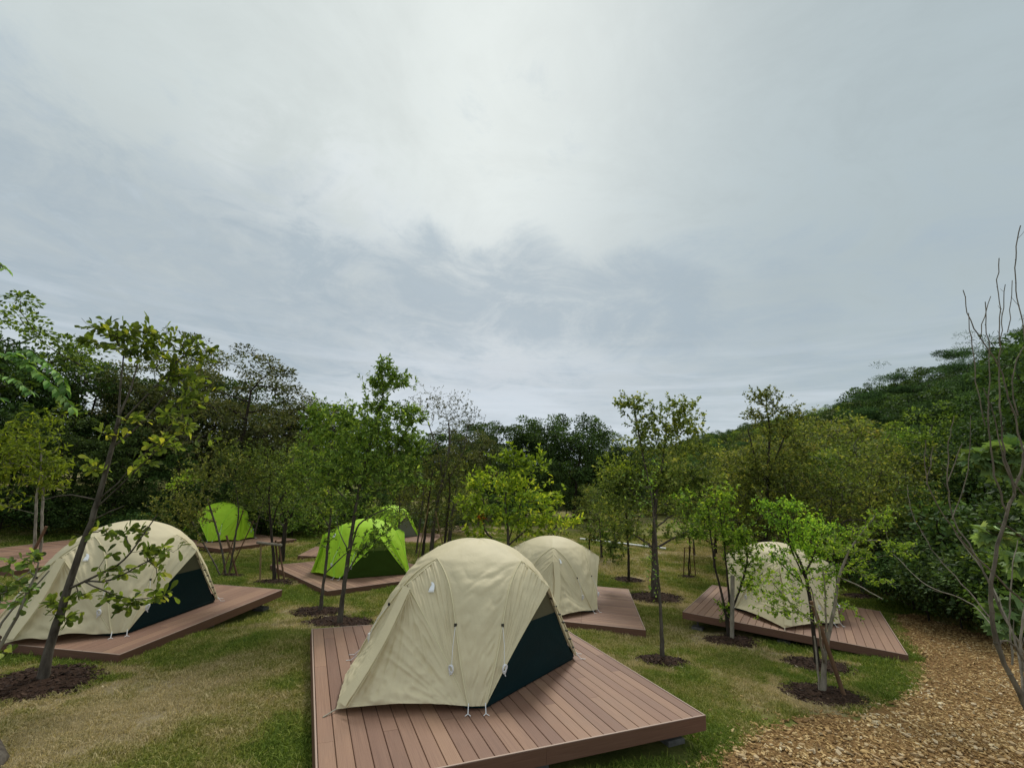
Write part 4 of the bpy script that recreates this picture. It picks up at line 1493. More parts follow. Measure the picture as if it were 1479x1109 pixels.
def ptree(name, label, base, stems, blobs, mat, leaf=.08, tpl='oval', wid=.5, per=7, tipden=2.6, bark=BARK, rt=.0022, y=None, seg=.12, seed=0, up=.55, droop=.25, depth=.9, groupname=GP, last=.3,
          zfrac=.0, bend=.12, spread=0.0, objs=0, cat='tree', tint0=None, extra=None, upw=.9, e=2.3, rmax=.009):
    """stems: lists of (px, py, width_px[, dy]); blobs: (px, py, rx, ry, tips[, dy]); everything laid out at the tree's own distance with real depth"""
    global rng
    rng = np.random.default_rng(1000 + seed)
    g = G(*base)
    y0 = g[1] if y is None else y
    k = mpx(y0, base[0])
    root = thing(name, label, cat, (g[0], g[1], g[2]) if y is None else (at_depth(base[0], base[1], y)[0], y, hgt(at_depth(base[0], base[1], y)[0], y)), 0, groupname)
    off = np.array(root.location)
    sk = Skel()
    ends = []
    for si, st in enumerate(stems):
        dyc = 0
        pts, rad = [], []
        dj = rng.normal(0, .12) if si else 0
        for j, q in enumerate(st):
            dy = q[3] if len(q) > 3 else dj * j / max(1, len(st) - 1) * 2
            p = at_depth(q[0], q[1], y0 + dy)
            pts.append(p)
            rad.append(q[2] * k * .31)
        if si == 0:
            pts[0][2] = off[2] - .05
            rad[0] *= 1.25
            sk.stem(np.array(pts) - off, rad, seg, -1, .004)
        else:
            P0 = pts[0] - off
            if np.linalg.norm(P0 - np.array(sk.p[0])) < .25 or P0[2] < .2:
                P0[2] = min(P0[2], -.03)
                pts[0] = P0 + off
                sk.stem(np.array(pts) - off, rad, seg, -1, .004)
            else:
                j = sk.nearest(P0)
                pts[0] = np.array(sk.p[j]) + off
                sk.stem(np.array(pts) - off, rad, seg, j, .004)
    tips, tw = [], []
    for b in blobs:
        px, py, rx, ry, nt = b[:5]
        dy = b[5] if len(b) > 5 else 0
        c = at_depth(px, py, y0 + dy) - off
        m = max(2, int(nt * tipden * (1 if objs else 1.35)))
        q = rng.normal(0, .46 if objs else .60, (m, 3))
        q *= np.minimum(1, 1.75 / (np.linalg.norm(q, axis=1, keepdims=True) + 1e-6))
        tips.append(c + q * np.array([rx * k, rx * k * depth, ry * k]))
    tips = np.vstack(tips)
    tips[:, 2] = np.maximum(tips[:, 2], .25)
    hz = np.array(sk.p)[:, 2].max()
    sk.grow(tips, seg, zmin=zfrac * hz, bend=bend, upw=upw)
    sk.finish(rt, e, rmax)
    a, b = sk.meshes(bark)
    if a.n:
        a.obj('trunk', bark, root, True)
    if b.n:
        b.obj('branches', bark, root, True)
    if not objs:
        per, leaf = per * .68, leaf * .88
    pos, dr = spray(sk, per, leaf, spread, last, droop)
    nL = len(pos)
    size = leaf * rng.uniform(.6, 1.2, nL)
    tint = np.clip(rng.normal(.45, .27, nL) + (fbm(pos * 1.3 + seed, 5, 2) - .5) * .8, 0, 1) if tint0 is None else np.clip(rng.normal(tint0, .25, nL), 0, 1)
    if objs:
        # the leaves that show largest are objects of their own
        v, f = TPL[tpl]
        lm = []
        for tt in (.1, .3, .45, .6, .8, 1.0):
            mesh = build_mesh('leaf', v * np.array([wid, 1, 1]), [np.array(f)], mat, {'tint': np.full(len(v), tt)}, False)
            lm.append(mesh)
        wpos = pos + off
        score = size / wpos[:, 1]
        order = np.argsort(-score)
        sel = order[:objs]
        Rm = leaf_frames(dr[sel], up)
        for i, R in zip(sel, Rm):
            o = link('leaf', lm[int(np.clip(tint[i] * 6, 0, 5))], root)
            mt = Matrix([list(R[0]), list(R[1]), list(R[2])]).to_4x4() @ Matrix.Diagonal((size[i], size[i], size[i], 1))
            mt.translation = Vector(pos[i])
            o.matrix_local = mt
        rest = order[objs:]
        if len(rest):
            link('crown', leaves_mesh('crown', pos[rest], dr[rest], size[rest], mat, tpl, wid, up, tint[rest]), root, kind='stuff')
    else:
        link('crown', leaves_mesh('crown', pos, dr, size, mat, tpl, wid, up, tint), root)
    if extra:
        for (mt2, bl, per2, sz2) in extra:
            P2 = []
            for b in bl:
                px, py, rx, ry, nt = b[:5]
                c = at_depth(px, py, y0 + (b[5] if len(b) > 5 else 0)) - off
                m = int(nt)
                P2.append(c + unit(rng.normal(0, 1, (m, 3))) * (rng.random((m, 1)) ** .5) * np.array([rx * k, rx * k * depth, ry * k]))
            P2 = np.vstack(P2)
            # keep these leaves on the twigs that exist: pull each to its nearest skeleton node
            SP = np.array(sk.p)
            for i in range(len(P2)):
                j = int(np.argmin(((SP - P2[i]) ** 2).sum(1)))
                P2[i] = SP[j] + (P2[i] - SP[j]) * min(1, .10 / (np.linalg.norm(P2[i] - SP[j]) + 1e-6))
            dd = unit(rng.normal(0, 1, P2.shape) + np.array([0, 0, -.3]))
            link('tinted_leaves', leaves_mesh('tinted_leaves', P2, dd, sz2 * rng.uniform(.6, 1.2, len(P2)), mt2, tpl, wid, up), root)
    return root, sk, off, k, y0


def pole(name, label, cat, p0, p1, wpx, y, mat, group=None, y1=None, parent=None):
    a, b = at_depth(*p0, y), at_depth(*p1, y if y1 is None else y1)
    gz = hgt(a[0], a[1])
    a[2] = min(a[2], gz) - .03
    k = mpx(y, p0[0])
    mb = MB()
    if parent is None:
        me = None
        mb.tube([np.zeros(3), (b - a) * .5, b - a], wpx * k * .29, 9)
        return mb.obj(name, mat, None, True, label=label, cat=cat, group=group, loc=tuple(a))
    o = np.array(parent.location)
    mb.tube([a - o, (a + b) / 2 - o, b - o], wpx * k * .29, 9)
    return mb.obj(name, mat, parent, True)


# --- the leaning oak, left foreground
ptree('oak_tree', 'leaning young oak with large rounded leaves in the left foreground', (60, 985),
      [[(60, 988, 18), (72, 930, 16), (92, 870, 15), (110, 812, 13), (135, 745, 11), (150, 690, 10), (163, 640, 9), (172, 602, 7)],
       [(172, 602, 5), (173, 560, 4), (178, 520, 3), (180, 490, 2)], [(172, 600, 5), (190, 560, 4), (197, 530, 3), (206, 496, 2)],
       [(168, 615, 5), (198, 588, 4), (222, 560, 4), (255, 525, 3), (275, 500, 2)], [(163, 650, 5), (185, 632, 4), (215, 600, 4), (236, 572, 3), (262, 545, 2)],
       [(111, 850, 6), (133, 834, 5, -.1), (170, 817, 4, -.25), (196, 794, 3.5, -.35), (210, 763, 3, -.4), (228, 742, 2, -.4)],
       [(128, 842, 4, -.1), (160, 839, 4, -.2), (193, 822, 3, -.3), (228, 800, 2, -.3)], [(125, 842, 3), (160, 858, 3, -.15), (195, 868, 2, -.2), (225, 862, 1.5, -.2)],
       [(138, 722, 4), (170, 700, 3), (200, 660, 3), (235, 632, 2)], [(135, 730, 3), (185, 690, 3), (225, 650, 2.5), (270, 612, 2)], [(136, 728, 3), (105, 715, 3), (85, 708, 2), (62, 722, 2)],
       [(130, 755, 3), (150, 742, 3), (180, 730, 2)]],
      [(172, 482, 44, 15, 34), (235, 484, 48, 16, 38), (288, 505, 26, 22, 22), (255, 540, 32, 24, 26), (292, 560, 16, 22, 12), (205, 508, 44, 16, 24), (130, 492, 12, 10, 6),
       (135, 675, 20, 14, 9), (162, 622, 22, 7, 8), (196, 604, 14, 6, 5), (245, 600, 34, 13, 12), (235, 640, 34, 16, 13), (270, 620, 18, 10, 6), (205, 668, 30, 10, 7), (302, 636, 10, 10, 3), (268, 575, 20, 10, 8),
       (160, 772, 36, 8, 9, -.2), (200, 768, 16, 9, 5, -.3), (246, 790, 12, 8, 4, -.3), (212, 797, 14, 7, 5, -.3), (176, 824, 18, 8, 6, -.2), (232, 824, 10, 8, 4, -.3), (184, 868, 20, 9, 8, -.2), (232, 858, 20, 9, 8, -.2), (160, 862, 12, 7, 4, -.1),
       (114, 858, 12, 6, 4), (90, 884, 16, 12, 8), (75, 868, 10, 8, 4), (150, 800, 10, 5, 2)],
      L_OAK, leaf=.128, tpl='oak', wid=.50, per=2.6, bark=BARK, rt=.0028, seg=.14, seed=1, up=.5, droop=.15, tipden=1.8, objs=300, last=.22, zfrac=.12, depth=.8)

# --- shrubby sapling cut off by the left edge, pale stems, same large leaves
ptree('sapling', 'pale stemmed sapling with large leaves at the left edge of the view', (-48, 1010),
      [[(-48, 1010, 9), (-20, 965, 8), (4, 933, 7), (20, 899, 6), (36, 865, 6), (46, 845, 5), (56, 812, 3)], [(-20, 965, 5), (-8, 905, 5), (10, 885, 4), (38, 864, 4), (71, 824, 3)], [(-30, 975, 5), (-10, 885, 4), (10, 841, 4), (32, 830, 3), (44, 824, 2)]],
      [(28, 812, 20, 12, 9), (55, 802, 16, 8, 6), (8, 848, 14, 12, 9), (40, 848, 16, 10, 8), (-20, 860, 20, 30, 14), (14, 940, 8, 6, 3), (-25, 930, 20, 20, 8), (22, 870, 14, 8, 4)],
      L_OAKPALE, leaf=.085, tpl='oak', wid=.62, per=2.4, bark=BARK_PALE, y=4.6, tipden=1.4, seed=2, up=.6, objs=90, last=.15, zfrac=.2)

# --- tree with hanging compound leaves reaching in from the left
r_, sk_, off_, k_, y_ = ptree('sumac_tree', 'compound leaved branches reaching in at the upper left edge', (-190, 1010),
      [[(-190, 1010, 22), (-185, 850, 20), (-170, 700, 17), (-140, 580, 14), (-110, 500, 10), (-100, 430, 6)], [(-150, 600, 7), (-90, 530, 6), (-20, 503, 4), (30, 518, 3), (62, 543, 2.5), (92, 573, 2), (107, 592, 1)],
       [(-150, 610, 6), (-80, 560, 5), (-20, 537, 3), (20, 546, 2), (46, 566, 1)], [(-110, 500, 6), (-70, 440, 5), (-35, 392, 3), (-5, 376, 2), (10, 388, 1)], [(-160, 640, 6), (-90, 600, 4), (-30, 565, 3), (5, 575, 1)]],
      [(-100, 440, 30, 20, 8), (-60, 500, 25, 15, 6)], L_SUMAC, leaf=.11, tpl='narrow', wid=.36, per=8, y=4.0, tipden=1.5, seed=3, up=.6, zfrac=.5)
for chain in ([(-20, 503), (30, 518), (62, 543), (92, 573), (107, 592)], [(-20, 537), (20, 546), (46, 566)], [(-35, 392), (-5, 376), (10, 388)], [(-30, 565), (5, 575)], [(10, 512), (40, 505), (60, 520)], [(30, 518), (62, 520), (90, 545), (98, 566)]):
    pts = np.array([at_depth(a, b, y_) - off_ for a, b in chain])
    L = np.concatenate([[0], np.cumsum(np.linalg.norm(np.diff(pts, axis=0), axis=1))])
    lm = [build_mesh('leaflet', TPL['narrow'][0] * np.array([.40, 1, 1]), [np.array(TPL['narrow'][1])], L_SUMAC, {'tint': np.full(7, tt)}, False) for tt in (.3, .6, .95)]
    for q in np.arange(0, L[-1], .030):
        c = np.array([np.interp(q, L, pts[:, i]) for i in range(3)])
        c2 = np.array([np.interp(q + .05, L, pts[:, i]) for i in range(3)])
        ax = unit(c2 - c + 1e-6)
        for sgn in (-1, 1):
            lat = unit(np.cross(ax, [0, 0, 1.])) * sgn
            d = unit(lat * .8 + ax * .5 + np.array([0, 0, -.45]) + rng.normal(0, .12, 3))
            R = leaf_frames(d[None], .75)[0]
            o = link('leaflet', random.choice(lm), r_)
            s_ = .085 * random.uniform(.8, 1.15)
            mt = Matrix([list(R[0]), list(R[1]), list(R[2])]).to_4x4() @ Matrix.Diagonal((s_, s_, s_, 1))
            mt.translation = Vector(c)
            o.matrix_local = mt

# --- yellowish long leaved tree behind the left tent
ptree('chestnut_tree', 'twin pale trunks with drooping yellow green leaves at the far left', (50, 812),
      [[(50, 812, 6), (51, 760, 5), (53, 715, 5), (58, 690, 4), (60, 650, 3)], [(58, 812, 6), (61, 760, 5), (62, 715, 5), (64, 690, 4), (40, 655, 3), (10, 640, 2)], [(60, 680, 3), (30, 670, 3), (-10, 668, 2), (-40, 650, 2)]],
      [(15, 635, 36, 20, 34), (45, 655, 34, 18, 34), (70, 675, 22, 16, 22), (5, 680, 30, 16, 20), (72, 695, 18, 10, 12), (-40, 650, 30, 30, 24), (60, 610, 26, 20, 16), (-10, 720, 30, 20, 10)],
      L_YEL, leaf=.20, tpl='narrow', wid=.30, per=7, bark=BARK_PALE, seed=4, up=.4, droop=.7, tint0=.35, last=.4)
pole('prop_pole', 'thick brown prop pole leaning against the twin pale trunks at the far left', 'prop pole', (40, 812), (67, 760), 6, G(50, 812)[1] - .1, STAKE)

# --- paired trees behind the main deck
ptree('laurel_tree', 'tall slender tree with a leafy top sprig just behind the main deck', (490, 903),
      [[(490, 905, 11), (495, 860, 9), (502, 810, 9), (508, 770, 8), (516, 720, 7), (522, 690, 6), (532, 650, 5), (545, 600, 4), (556, 560, 2)], [(500, 812, 4), (516, 757, 4), (540, 742, 3), (563, 732, 2)],
       [(498, 835, 4), (520, 795, 3), (548, 775, 2), (560, 768, 1)], [(515, 740, 3), (480, 700, 3), (465, 660, 2)], [(522, 690, 3), (570, 650, 3), (590, 615, 2)], [(505, 800, 3), (490, 770, 2), (486, 745, 1)]],
      [(556, 532, 14, 14, 16), (575, 550, 18, 12, 16), (548, 555, 18, 16, 20), (545, 588, 20, 9, 12), (590, 598, 22, 14, 20), (560, 622, 45, 26, 60), (500, 600, 22, 18, 22), (505, 635, 42, 26, 58), (465, 610, 22, 26, 26), (450, 600, 16, 18, 12),
       (545, 672, 52, 24, 64), (480, 680, 40, 24, 46), (600, 650, 16, 28, 22), (545, 770, 28, 14, 8), (525, 790, 24, 10, 5), (560, 742, 22, 10, 9), (500, 730, 30, 14, 14), (580, 690, 30, 16, 18)],
      L_MID, leaf=.115, tpl='narrow', wid=.36, per=11, tipden=3.4, seed=5, up=.4, droop=.1, zfrac=.22, last=.35)
ptree('laurel_tree', 'shorter thin tree paired with the slender one behind the main deck', (462, 885),
      [[(462, 886, 8), (466, 850, 6), (471, 815, 6), (475, 770, 5), (479, 730, 4), (478, 690, 3)], [(468, 830, 3), (485, 812, 3), (505, 795, 2)], [(476, 760, 3), (452, 720, 2), (438, 690, 2)]],
      [(450, 655, 28, 28, 36), (438, 700, 24, 22, 30), (470, 715, 26, 18, 24), (480, 665, 24, 20, 22), (458, 745, 22, 14, 12), (425, 680, 16, 22, 14), (478, 780, 16, 22, 5)],
      L_MID, leaf=.10, tpl='narrow', wid=.38, per=8, seed=6, up=.45, zfrac=.3)

# --- staked sapling and its neighbours, left middle
rt_, *_r = ptree('ash_tree', 'olive leaved sapling rising through a wooden support frame', (397, 840),
      [[(397, 841, 7), (395, 800, 6), (391, 760, 5), (388, 720, 4), (390, 690, 3)], [(392, 765, 3), (400, 730, 3), (420, 700, 2)], [(391, 755, 3), (380, 720, 2), (370, 700, 2)]],
      [(390, 665, 40, 24, 60), (420, 690, 28, 22, 36), (372, 700, 34, 22, 44), (400, 725, 36, 16, 30), (430, 655, 18, 16, 16), (360, 660, 22, 20, 22)],
      L_LIGHT, leaf=.085, tpl='diamond', wid=.5, per=14, seed=7, tint0=.25, bark=BARK_DARK)
yy = G(397, 840)[1]
fr = thing('support_frame', 'orange brown three legged wooden frame round a sapling beside the left deck', 'tree support', tuple(G(397, 840)))
pole('leg', '', '', (376, 838), (377, 782), 4, yy, BAMBOO, parent=fr)
pole('leg', '', '', (412, 838), (402, 782), 4, yy, STAKE, parent=fr, y1=yy - .05)
pole('leg', '', '', (404, 832), (398, 780), 4, yy + .3, STAKE, parent=fr, y1=yy + .05)
mb = MB()
o_ = np.array(fr.location)
mb.tube([at_depth(371, 783, yy - .05) - o_, at_depth(407, 787, yy - .06) - o_], 3.5 * mpx(yy, 390) / 2, 7)
mb.obj('crossbar', BARK_PALE, fr, True)
ptree('broadleaf_tree', 'short dark trunked tree between the staked sapling and the far deck', (406, 812),
      [[(406, 813, 11), (410, 780, 9), (413, 752, 8), (417, 730, 5)], [(412, 760, 4), (428, 730, 3), (440, 705, 2)], [(412, 756, 4), (405, 725, 3), (404, 700, 2)]],
      [(418, 735, 22, 14, 20), (440, 715, 26, 18, 24), (450, 745, 20, 12, 12), (408, 700, 22, 18, 18)], L_MID, leaf=.13, tpl='oval', wid=.5, per=8, seed=8, bark=BARK_DARK)
ptree('shrub_tree', 'spreading olive shrub tree hanging over the far left lime tent', (326, 832),
      [[(326, 834, 4), (322, 800, 4), (312, 760, 4), (300, 720, 3)], [(330, 833, 4), (338, 790, 4), (345, 740, 3), (340, 700, 2)], [(320, 834, 3), (300, 795, 3), (275, 750, 3), (260, 720, 2)]],
      [(300, 682, 36, 18, 60), (345, 668, 30, 18, 40), (268, 725, 32, 22, 50), (360, 700, 14, 10, 10), (276, 742, 20, 14, 22), (320, 648, 26, 16, 26), (262, 765, 26, 16, 26), (235, 740, 22, 22, 26), (255, 800, 16, 14, 10), (372, 690, 18, 14, 16)],
      L_OLIVE, leaf=.085, tpl='diamond', wid=.55, per=13, seed=9, depth=.7, extra=[(L_YEL, [(275, 690, 22, 12, 160), (250, 700, 14, 10, 70)], 1, .09), (L_PALE, [(290, 700, 50, 30, 60)], 1, .06)])
yy = G(330, 833)[1]
GB = 'crossed bamboo poles at the left shrub tree'
for p0, p1, wv, mt, lb in (((345, 830), (327, 773), 4.5, STAKE, 'thick brown slanting pole under the left shrub tree'), ((320, 832), (352, 735), 2.5, STAKE, 'long thin pole crossing rightwards under the left shrub tree'), ((328, 833), (366, 752), 2.5, STAKE, 'thin pole leaning furthest right under the left shrub tree')):
    pole('prop_pole', lb, 'prop pole', p0, p1, wv, yy, mt, GB)

# --- tall airy tree and the yellow green one
ptree('elm_tree', 'tall airy tree whose sparse brownish top stands against the sky', (622, 806),
      [[(622, 808, 8), (626, 760, 8), (634, 715, 7), (646, 665, 6), (650, 640, 5), (648, 610, 3)], [(635, 715, 5), (655, 680, 4), (670, 650, 3), (676, 615, 2)], [(640, 690, 4), (632, 650, 3), (618, 610, 2)], [(600, 808, 4), (606, 760, 4), (612, 710, 3), (606, 670, 2)], [(645, 806, 5), (650, 760, 4), (660, 700, 3)]],
      [(640, 578, 38, 14, 56), (612, 584, 20, 11, 22), (672, 596, 20, 15, 30), (645, 600, 36, 12, 30)],
      L_ZELK, leaf=.085, tpl='diamond', wid=.55, per=7, seed=10, bark=BARK, upw=.3, rt=.003,
      y=20.0)
ptree('shrub_tree', 'dense fine leaved dark olive tree under the tall airy one', (610, 806),
      [[(610, 806, 6), (615, 760, 5), (620, 715, 4), (625, 680, 3)], [(640, 806, 6), (645, 760, 5), (650, 710, 4), (648, 680, 3)]],
      [(620, 665, 34, 26, 60), (650, 700, 34, 30, 60), (605, 725, 28, 28, 50), (640, 745, 30, 18, 30), (670, 660, 24, 24, 36), (600, 690, 20, 20, 26)],
      L_OLIVE, leaf=.10, tpl='diamond', wid=.5, per=12, seed=11, y=19.0, tint0=.25, bark=BARK_DARK)
for p0, p1, lb in (((603, 806), (620, 726), 'pale bamboo pole leaning right under the tall airy tree'), ((646, 806), (629, 738), 'thin bamboo pole leaning left under the tall airy tree')):
    pole('prop_pole', lb, 'prop pole', p0, p1, 3, 18.6, BAMBOO, 'bamboo poles at the tall airy tree')
ptree('magnolia_tree', 'bright yellow green broad leaved tree above the two nearest beige tents', (735, 812),
      [[(735, 812, 7), (734, 770, 6), (729, 725, 5), (735, 690, 3), (738, 665, 2)], [(706, 800, 5), (698, 765, 4), (699, 720, 3), (690, 700, 2)], [(735, 790, 4), (760, 765, 3), (790, 745, 2)], [(733, 780, 3), (750, 730, 3), (768, 690, 2)]],
      [(733, 655, 20, 12, 14), (768, 668, 24, 15, 20), (700, 692, 26, 16, 20), (740, 695, 34, 16, 26), (680, 728, 18, 16, 16), (760, 718, 28, 13, 20), (800, 718, 16, 10, 9), (792, 750, 24, 13, 16), (722, 740, 38, 18, 26), (828, 752, 12, 8, 5), (690, 765, 20, 12, 9), (760, 760, 26, 12, 12)],
      L_YEL, leaf=.20, tpl='narrow', wid=.42, per=8, tipden=2.4, y=15.5, seed=12, up=.5, droop=.15, extra=[(L_ORANGE, [(695, 746, 7, 6, 26)], 1, .13), (L_MID, [(735, 730, 60, 35, 300)], 1, .16)])

# --- trees to the right of the middle
ptree('oak_tree', 'thick trunked tree with olive and yellow leaves beside the sideways planked deck', (945, 864),
      [[(945, 866, 14), (945, 820, 12), (945, 780, 11), (946, 742, 9), (948, 710, 8), (955, 680, 6), (959, 650, 4), (963, 615, 3)], [(945, 792, 4), (925, 777, 4), (905, 766, 3), (888, 772, 2)], [(946, 793, 5), (970, 778, 4), (992, 768, 3), (1005, 755, 2)],
       [(945, 745, 5), (930, 730, 4), (905, 700, 3)], [(947, 716, 5), (975, 695, 4), (1002, 672, 2)], [(947, 725, 6), (935, 690, 5), (925, 640, 4), (918, 600, 3), (914, 582, 2)], [(945, 762, 4), (968, 745, 3), (995, 735, 2)]],
      [(912, 582, 24, 12, 16), (938, 608, 22, 16, 18), (978, 588, 24, 15, 20), (988, 614, 28, 14, 24), (1003, 645, 26, 9, 14), (945, 640, 42, 22, 40), (890, 688, 28, 17, 24), (932, 690, 40, 18, 44), (980, 690, 34, 18, 34), (1012, 690, 24, 16, 18),
       (880, 728, 22, 13, 14), (905, 762, 28, 12, 16), (886, 795, 16, 13, 10), (1000, 735, 26, 16, 18), (978, 770, 22, 9, 8), (925, 728, 30, 12, 16)],
      L_LIGHT, leaf=.115, tpl='oval', wid=.52, per=12, tipden=5, seed=13, up=.4, droop=.35, tint0=None, zfrac=.2, extra=[(L_YEL, [(895, 675, 32, 18, 260), (950, 680, 40, 16, 200), (870, 660, 14, 10, 40)], 1, .11)])
ptree('sapling', 'slim straight trunk on its own mulch bed right of the main deck', (957, 953),
      [[(957, 955, 9), (955, 900, 7), (952, 850, 6), (949, 800, 4.5), (946, 760, 3.5), (941, 715, 3), (932, 670, 2)], [(950, 810, 2), (940, 790, 1.5), (930, 780, 1)]],
      [(944, 820, 8, 26, 5), (935, 690, 22, 22, 12), (925, 730, 16, 16, 6)], L_MID, leaf=.07, tpl='oval', per=5, seed=14, bark=BARK, zfrac=.4, extra=[(L_LIME, [(946, 830, 10, 40, 22)], 1, .05)])
ptree('sapling', 'thin dark stemmed sapling with drooping leaves out on the lawn', (908, 839),
      [[(908, 841, 5), (908, 800, 5), (906, 770, 4), (904, 740, 3)]], [(900, 765, 26, 14, 18), (906, 740, 20, 14, 14), (925, 775, 18, 9, 9), (885, 748, 14, 12, 8)], L_OLIVE, leaf=.12, tpl='oval', per=7, seed=15, bark=BARK_DARK, droop=.6, up=.3)
rt2, *_r = ptree('sapling', 'bright green sapling standing in the distant wooden frame', (996, 833),
      [[(996, 834, 3.5), (994, 815, 3), (997, 795, 3), (995, 770, 2)]], [(995, 748, 20, 20, 26), (1006, 712, 20, 18, 22), (985, 720, 14, 14, 12)], L_LIME, leaf=.12, tpl='oval', per=8, seed=16, bark=BARK_DARK)
yy = G(996, 833)[1]
fr = thing('support_frame', 'small dark wooden frame round a distant sapling on the lawn', 'tree support', tuple(G(996, 833)))
for p0, p1, y1 in (((987, 834), (989, 790), yy), ((1005, 834), (1001, 790), yy), ((998, 829), (995, 789), yy + .3)):
    pole('leg', '', '', p0, p1, 2.4, y1, STAKE, parent=fr, y1=yy)
mb = MB()
o_ = np.array(fr.location)
mb.tube([at_depth(987, 791, yy) - o_, at_depth(1003, 791, yy) - o_], .012, 6)
mb.obj('crossbar', STAKE, fr, True)
# more distant saplings with poles on the far lawn
for q, (bx, by, hx) in enumerate(((852, 800, 36), (870, 806, 40), (1035, 800, 45), (800, 792, 30))):
    ptree('sapling', ['distant sapling between the second beige tent and the white pipe', 'distant sapling crossing the white pipe on the lawn', 'distant sapling behind the green sapling frame, left of the right deck', 'distant low sapling behind the second beige tent'][q], (bx, by),
          [[(bx, by + 1, 3), (bx - 1, by - hx * .5, 2.5), (bx + 1, by - hx, 2)]], [(bx, by - hx - 6, 16, 14, 16), (bx + 6, by - hx + 8, 14, 8, 9)], [L_OLIVE, L_MID, L_MID, L_OLIVE][q], leaf=.15, tpl='diamond', wid=.6, per=8, seed=60 + q, bark=BARK_DARK)

ptree('sapling', 'bright green many stemmed sapling behind the pale upright stake', (1052, 922),
      [[(1052, 924, 7), (1050, 895, 6), (1043, 860, 5), (1035, 830, 4), (1028, 790, 3.5), (1024, 750, 3), (1022, 725, 2)], [(1052, 905, 5), (1054, 870, 5), (1050, 830, 4), (1046, 785, 3), (1040, 740, 2)], [(1053, 895, 5), (1065, 862, 4), (1075, 830, 4), (1081, 800, 3), (1078, 778, 2)]],
      [(1026, 735, 28, 18, 26), (1050, 768, 24, 20, 22), (1084, 800, 22, 16, 16), (1090, 838, 16, 18, 14), (1042, 712, 16, 12, 12), (1070, 775, 18, 12, 12), (1008, 760, 14, 16, 10), (1060, 810, 12, 20, 8), (1046, 880, 8, 12, 5)],
      L_LIME, leaf=.10, tpl='narrow', wid=.45, per=9, tipden=3.6, seed=17, bark=BARK_DARK, zfrac=.2)
pole('stake', 'pale upright wooden stake in front of the right deck', 'stake', (1057, 926), (1058, 831), 9, G(1057, 926)[1], BARK_PALE)
ptree('maple_tree', 'single dark trunked tree with bright yellow green crown before the right tent', (1181, 963),
      [[(1181, 965, 10), (1176, 920, 8), (1172, 880, 8), (1168, 850, 7), (1163, 826, 6), (1150, 800, 4), (1138, 775, 3), (1128, 755, 2)], [(1163, 830, 4), (1175, 800, 4), (1185, 775, 3), (1195, 760, 2)], [(1166, 845, 3), (1130, 815, 3), (1110, 795, 2)], [(1165, 835, 3), (1140, 790, 3), (1136, 745, 2), (1130, 722, 1)]],
      [(1132, 752, 26, 14, 22), (1160, 788, 24, 16, 20), (1118, 800, 14, 12, 8), (1190, 795, 26, 16, 22), (1172, 758, 22, 14, 18), (1140, 728, 22, 8, 12), (1203, 768, 20, 14, 16), (1105, 730, 14, 12, 9), (1200, 825, 18, 12, 10), (1150, 830, 16, 10, 7)],
      L_LIME, leaf=.075, tpl='narrow', wid=.45, per=10, tipden=3.8, seed=18, bark=BARK_DARK, zfrac=.4)
ptree('maple_tree', 'pale multi stemmed tree nearest the woodchip path, with light leaves', (1190, 1003),
      [[(1188, 1005, 11), (1190, 960, 9), (1194, 928, 8), (1203, 890, 7), (1208, 850, 6), (1218, 812, 5), (1232, 785, 4), (1248, 765, 3), (1264, 745, 2)], [(1189, 962, 6), (1186, 930, 5), (1182, 905, 4), (1176, 870, 3), (1172, 850, 2)], [(1191, 950, 5), (1193, 900, 4), (1192, 850, 3), (1188, 820, 2)], [(1184, 1003, 5), (1180, 950, 4), (1176, 918, 3)],
       [(1212, 835, 3), (1250, 850, 2.5), (1275, 865, 1.5)], [(1232, 785, 3), (1262, 778, 2), (1300, 790, 1.5)], [(1182, 905, 3), (1150, 880, 2.5), (1115, 840, 2)]],
      [(1215, 785, 26, 14, 14), (1243, 768, 20, 10, 9), (1268, 752, 16, 12, 10), (1298, 788, 20, 8, 9), (1252, 800, 20, 12, 8), (1282, 740, 12, 10, 6), (1264, 836, 16, 8, 5), (1222, 880, 14, 12, 5), (1130, 850, 32, 20, 18), (1112, 870, 20, 16, 10), (1150, 885, 20, 12, 6), (1190, 835, 16, 14, 6), (1306, 800, 10, 6, 3), (1240, 820, 16, 8, 4)],
      L_LIME, leaf=.06, tpl='narrow', wid=.48, per=9, tipden=3.8, seed=19, bark=BARK_PALE, zfrac=.3, tint0=.55)
pole('stake', 'dark brown slanting stake against the pale multi stemmed tree', 'stake', (1221, 1003), (1172, 868), 9, G(1205, 1004)[1] - .1, STAKE, y1=G(1205, 1004)[1] - .05)
ptree('ash_tree', 'tall tree with an airy top against the sky behind the right tent', (1105, 850),
      [[(1103, 850, 11), (1105, 790, 9), (1108, 720, 7), (1110, 660, 6), (1112, 620, 4), (1106, 585, 2)], [(1109, 690, 4), (1125, 650, 3), (1140, 615, 2)], [(1109, 700, 4), (1090, 660, 3), (1080, 620, 2)]],
      [(1104, 572, 20, 13, 18), (1138, 596, 24, 13, 18), (1092, 598, 16, 9, 10), (1122, 622, 32, 13, 24), (1098, 670, 42, 26, 60), (1062, 690, 28, 26, 36), (1130, 690, 34, 26, 44), (1095, 725, 40, 18, 34), (1155, 650, 20, 22, 18)],
      L_LIGHT, leaf=.115, tpl='diamond', wid=.5, per=12, tipden=5, y=16.0, seed=20, bark=BARK_DARK, extra=[(L_YEL, [(1090, 740, 35, 20, 140)], 1, .11)])

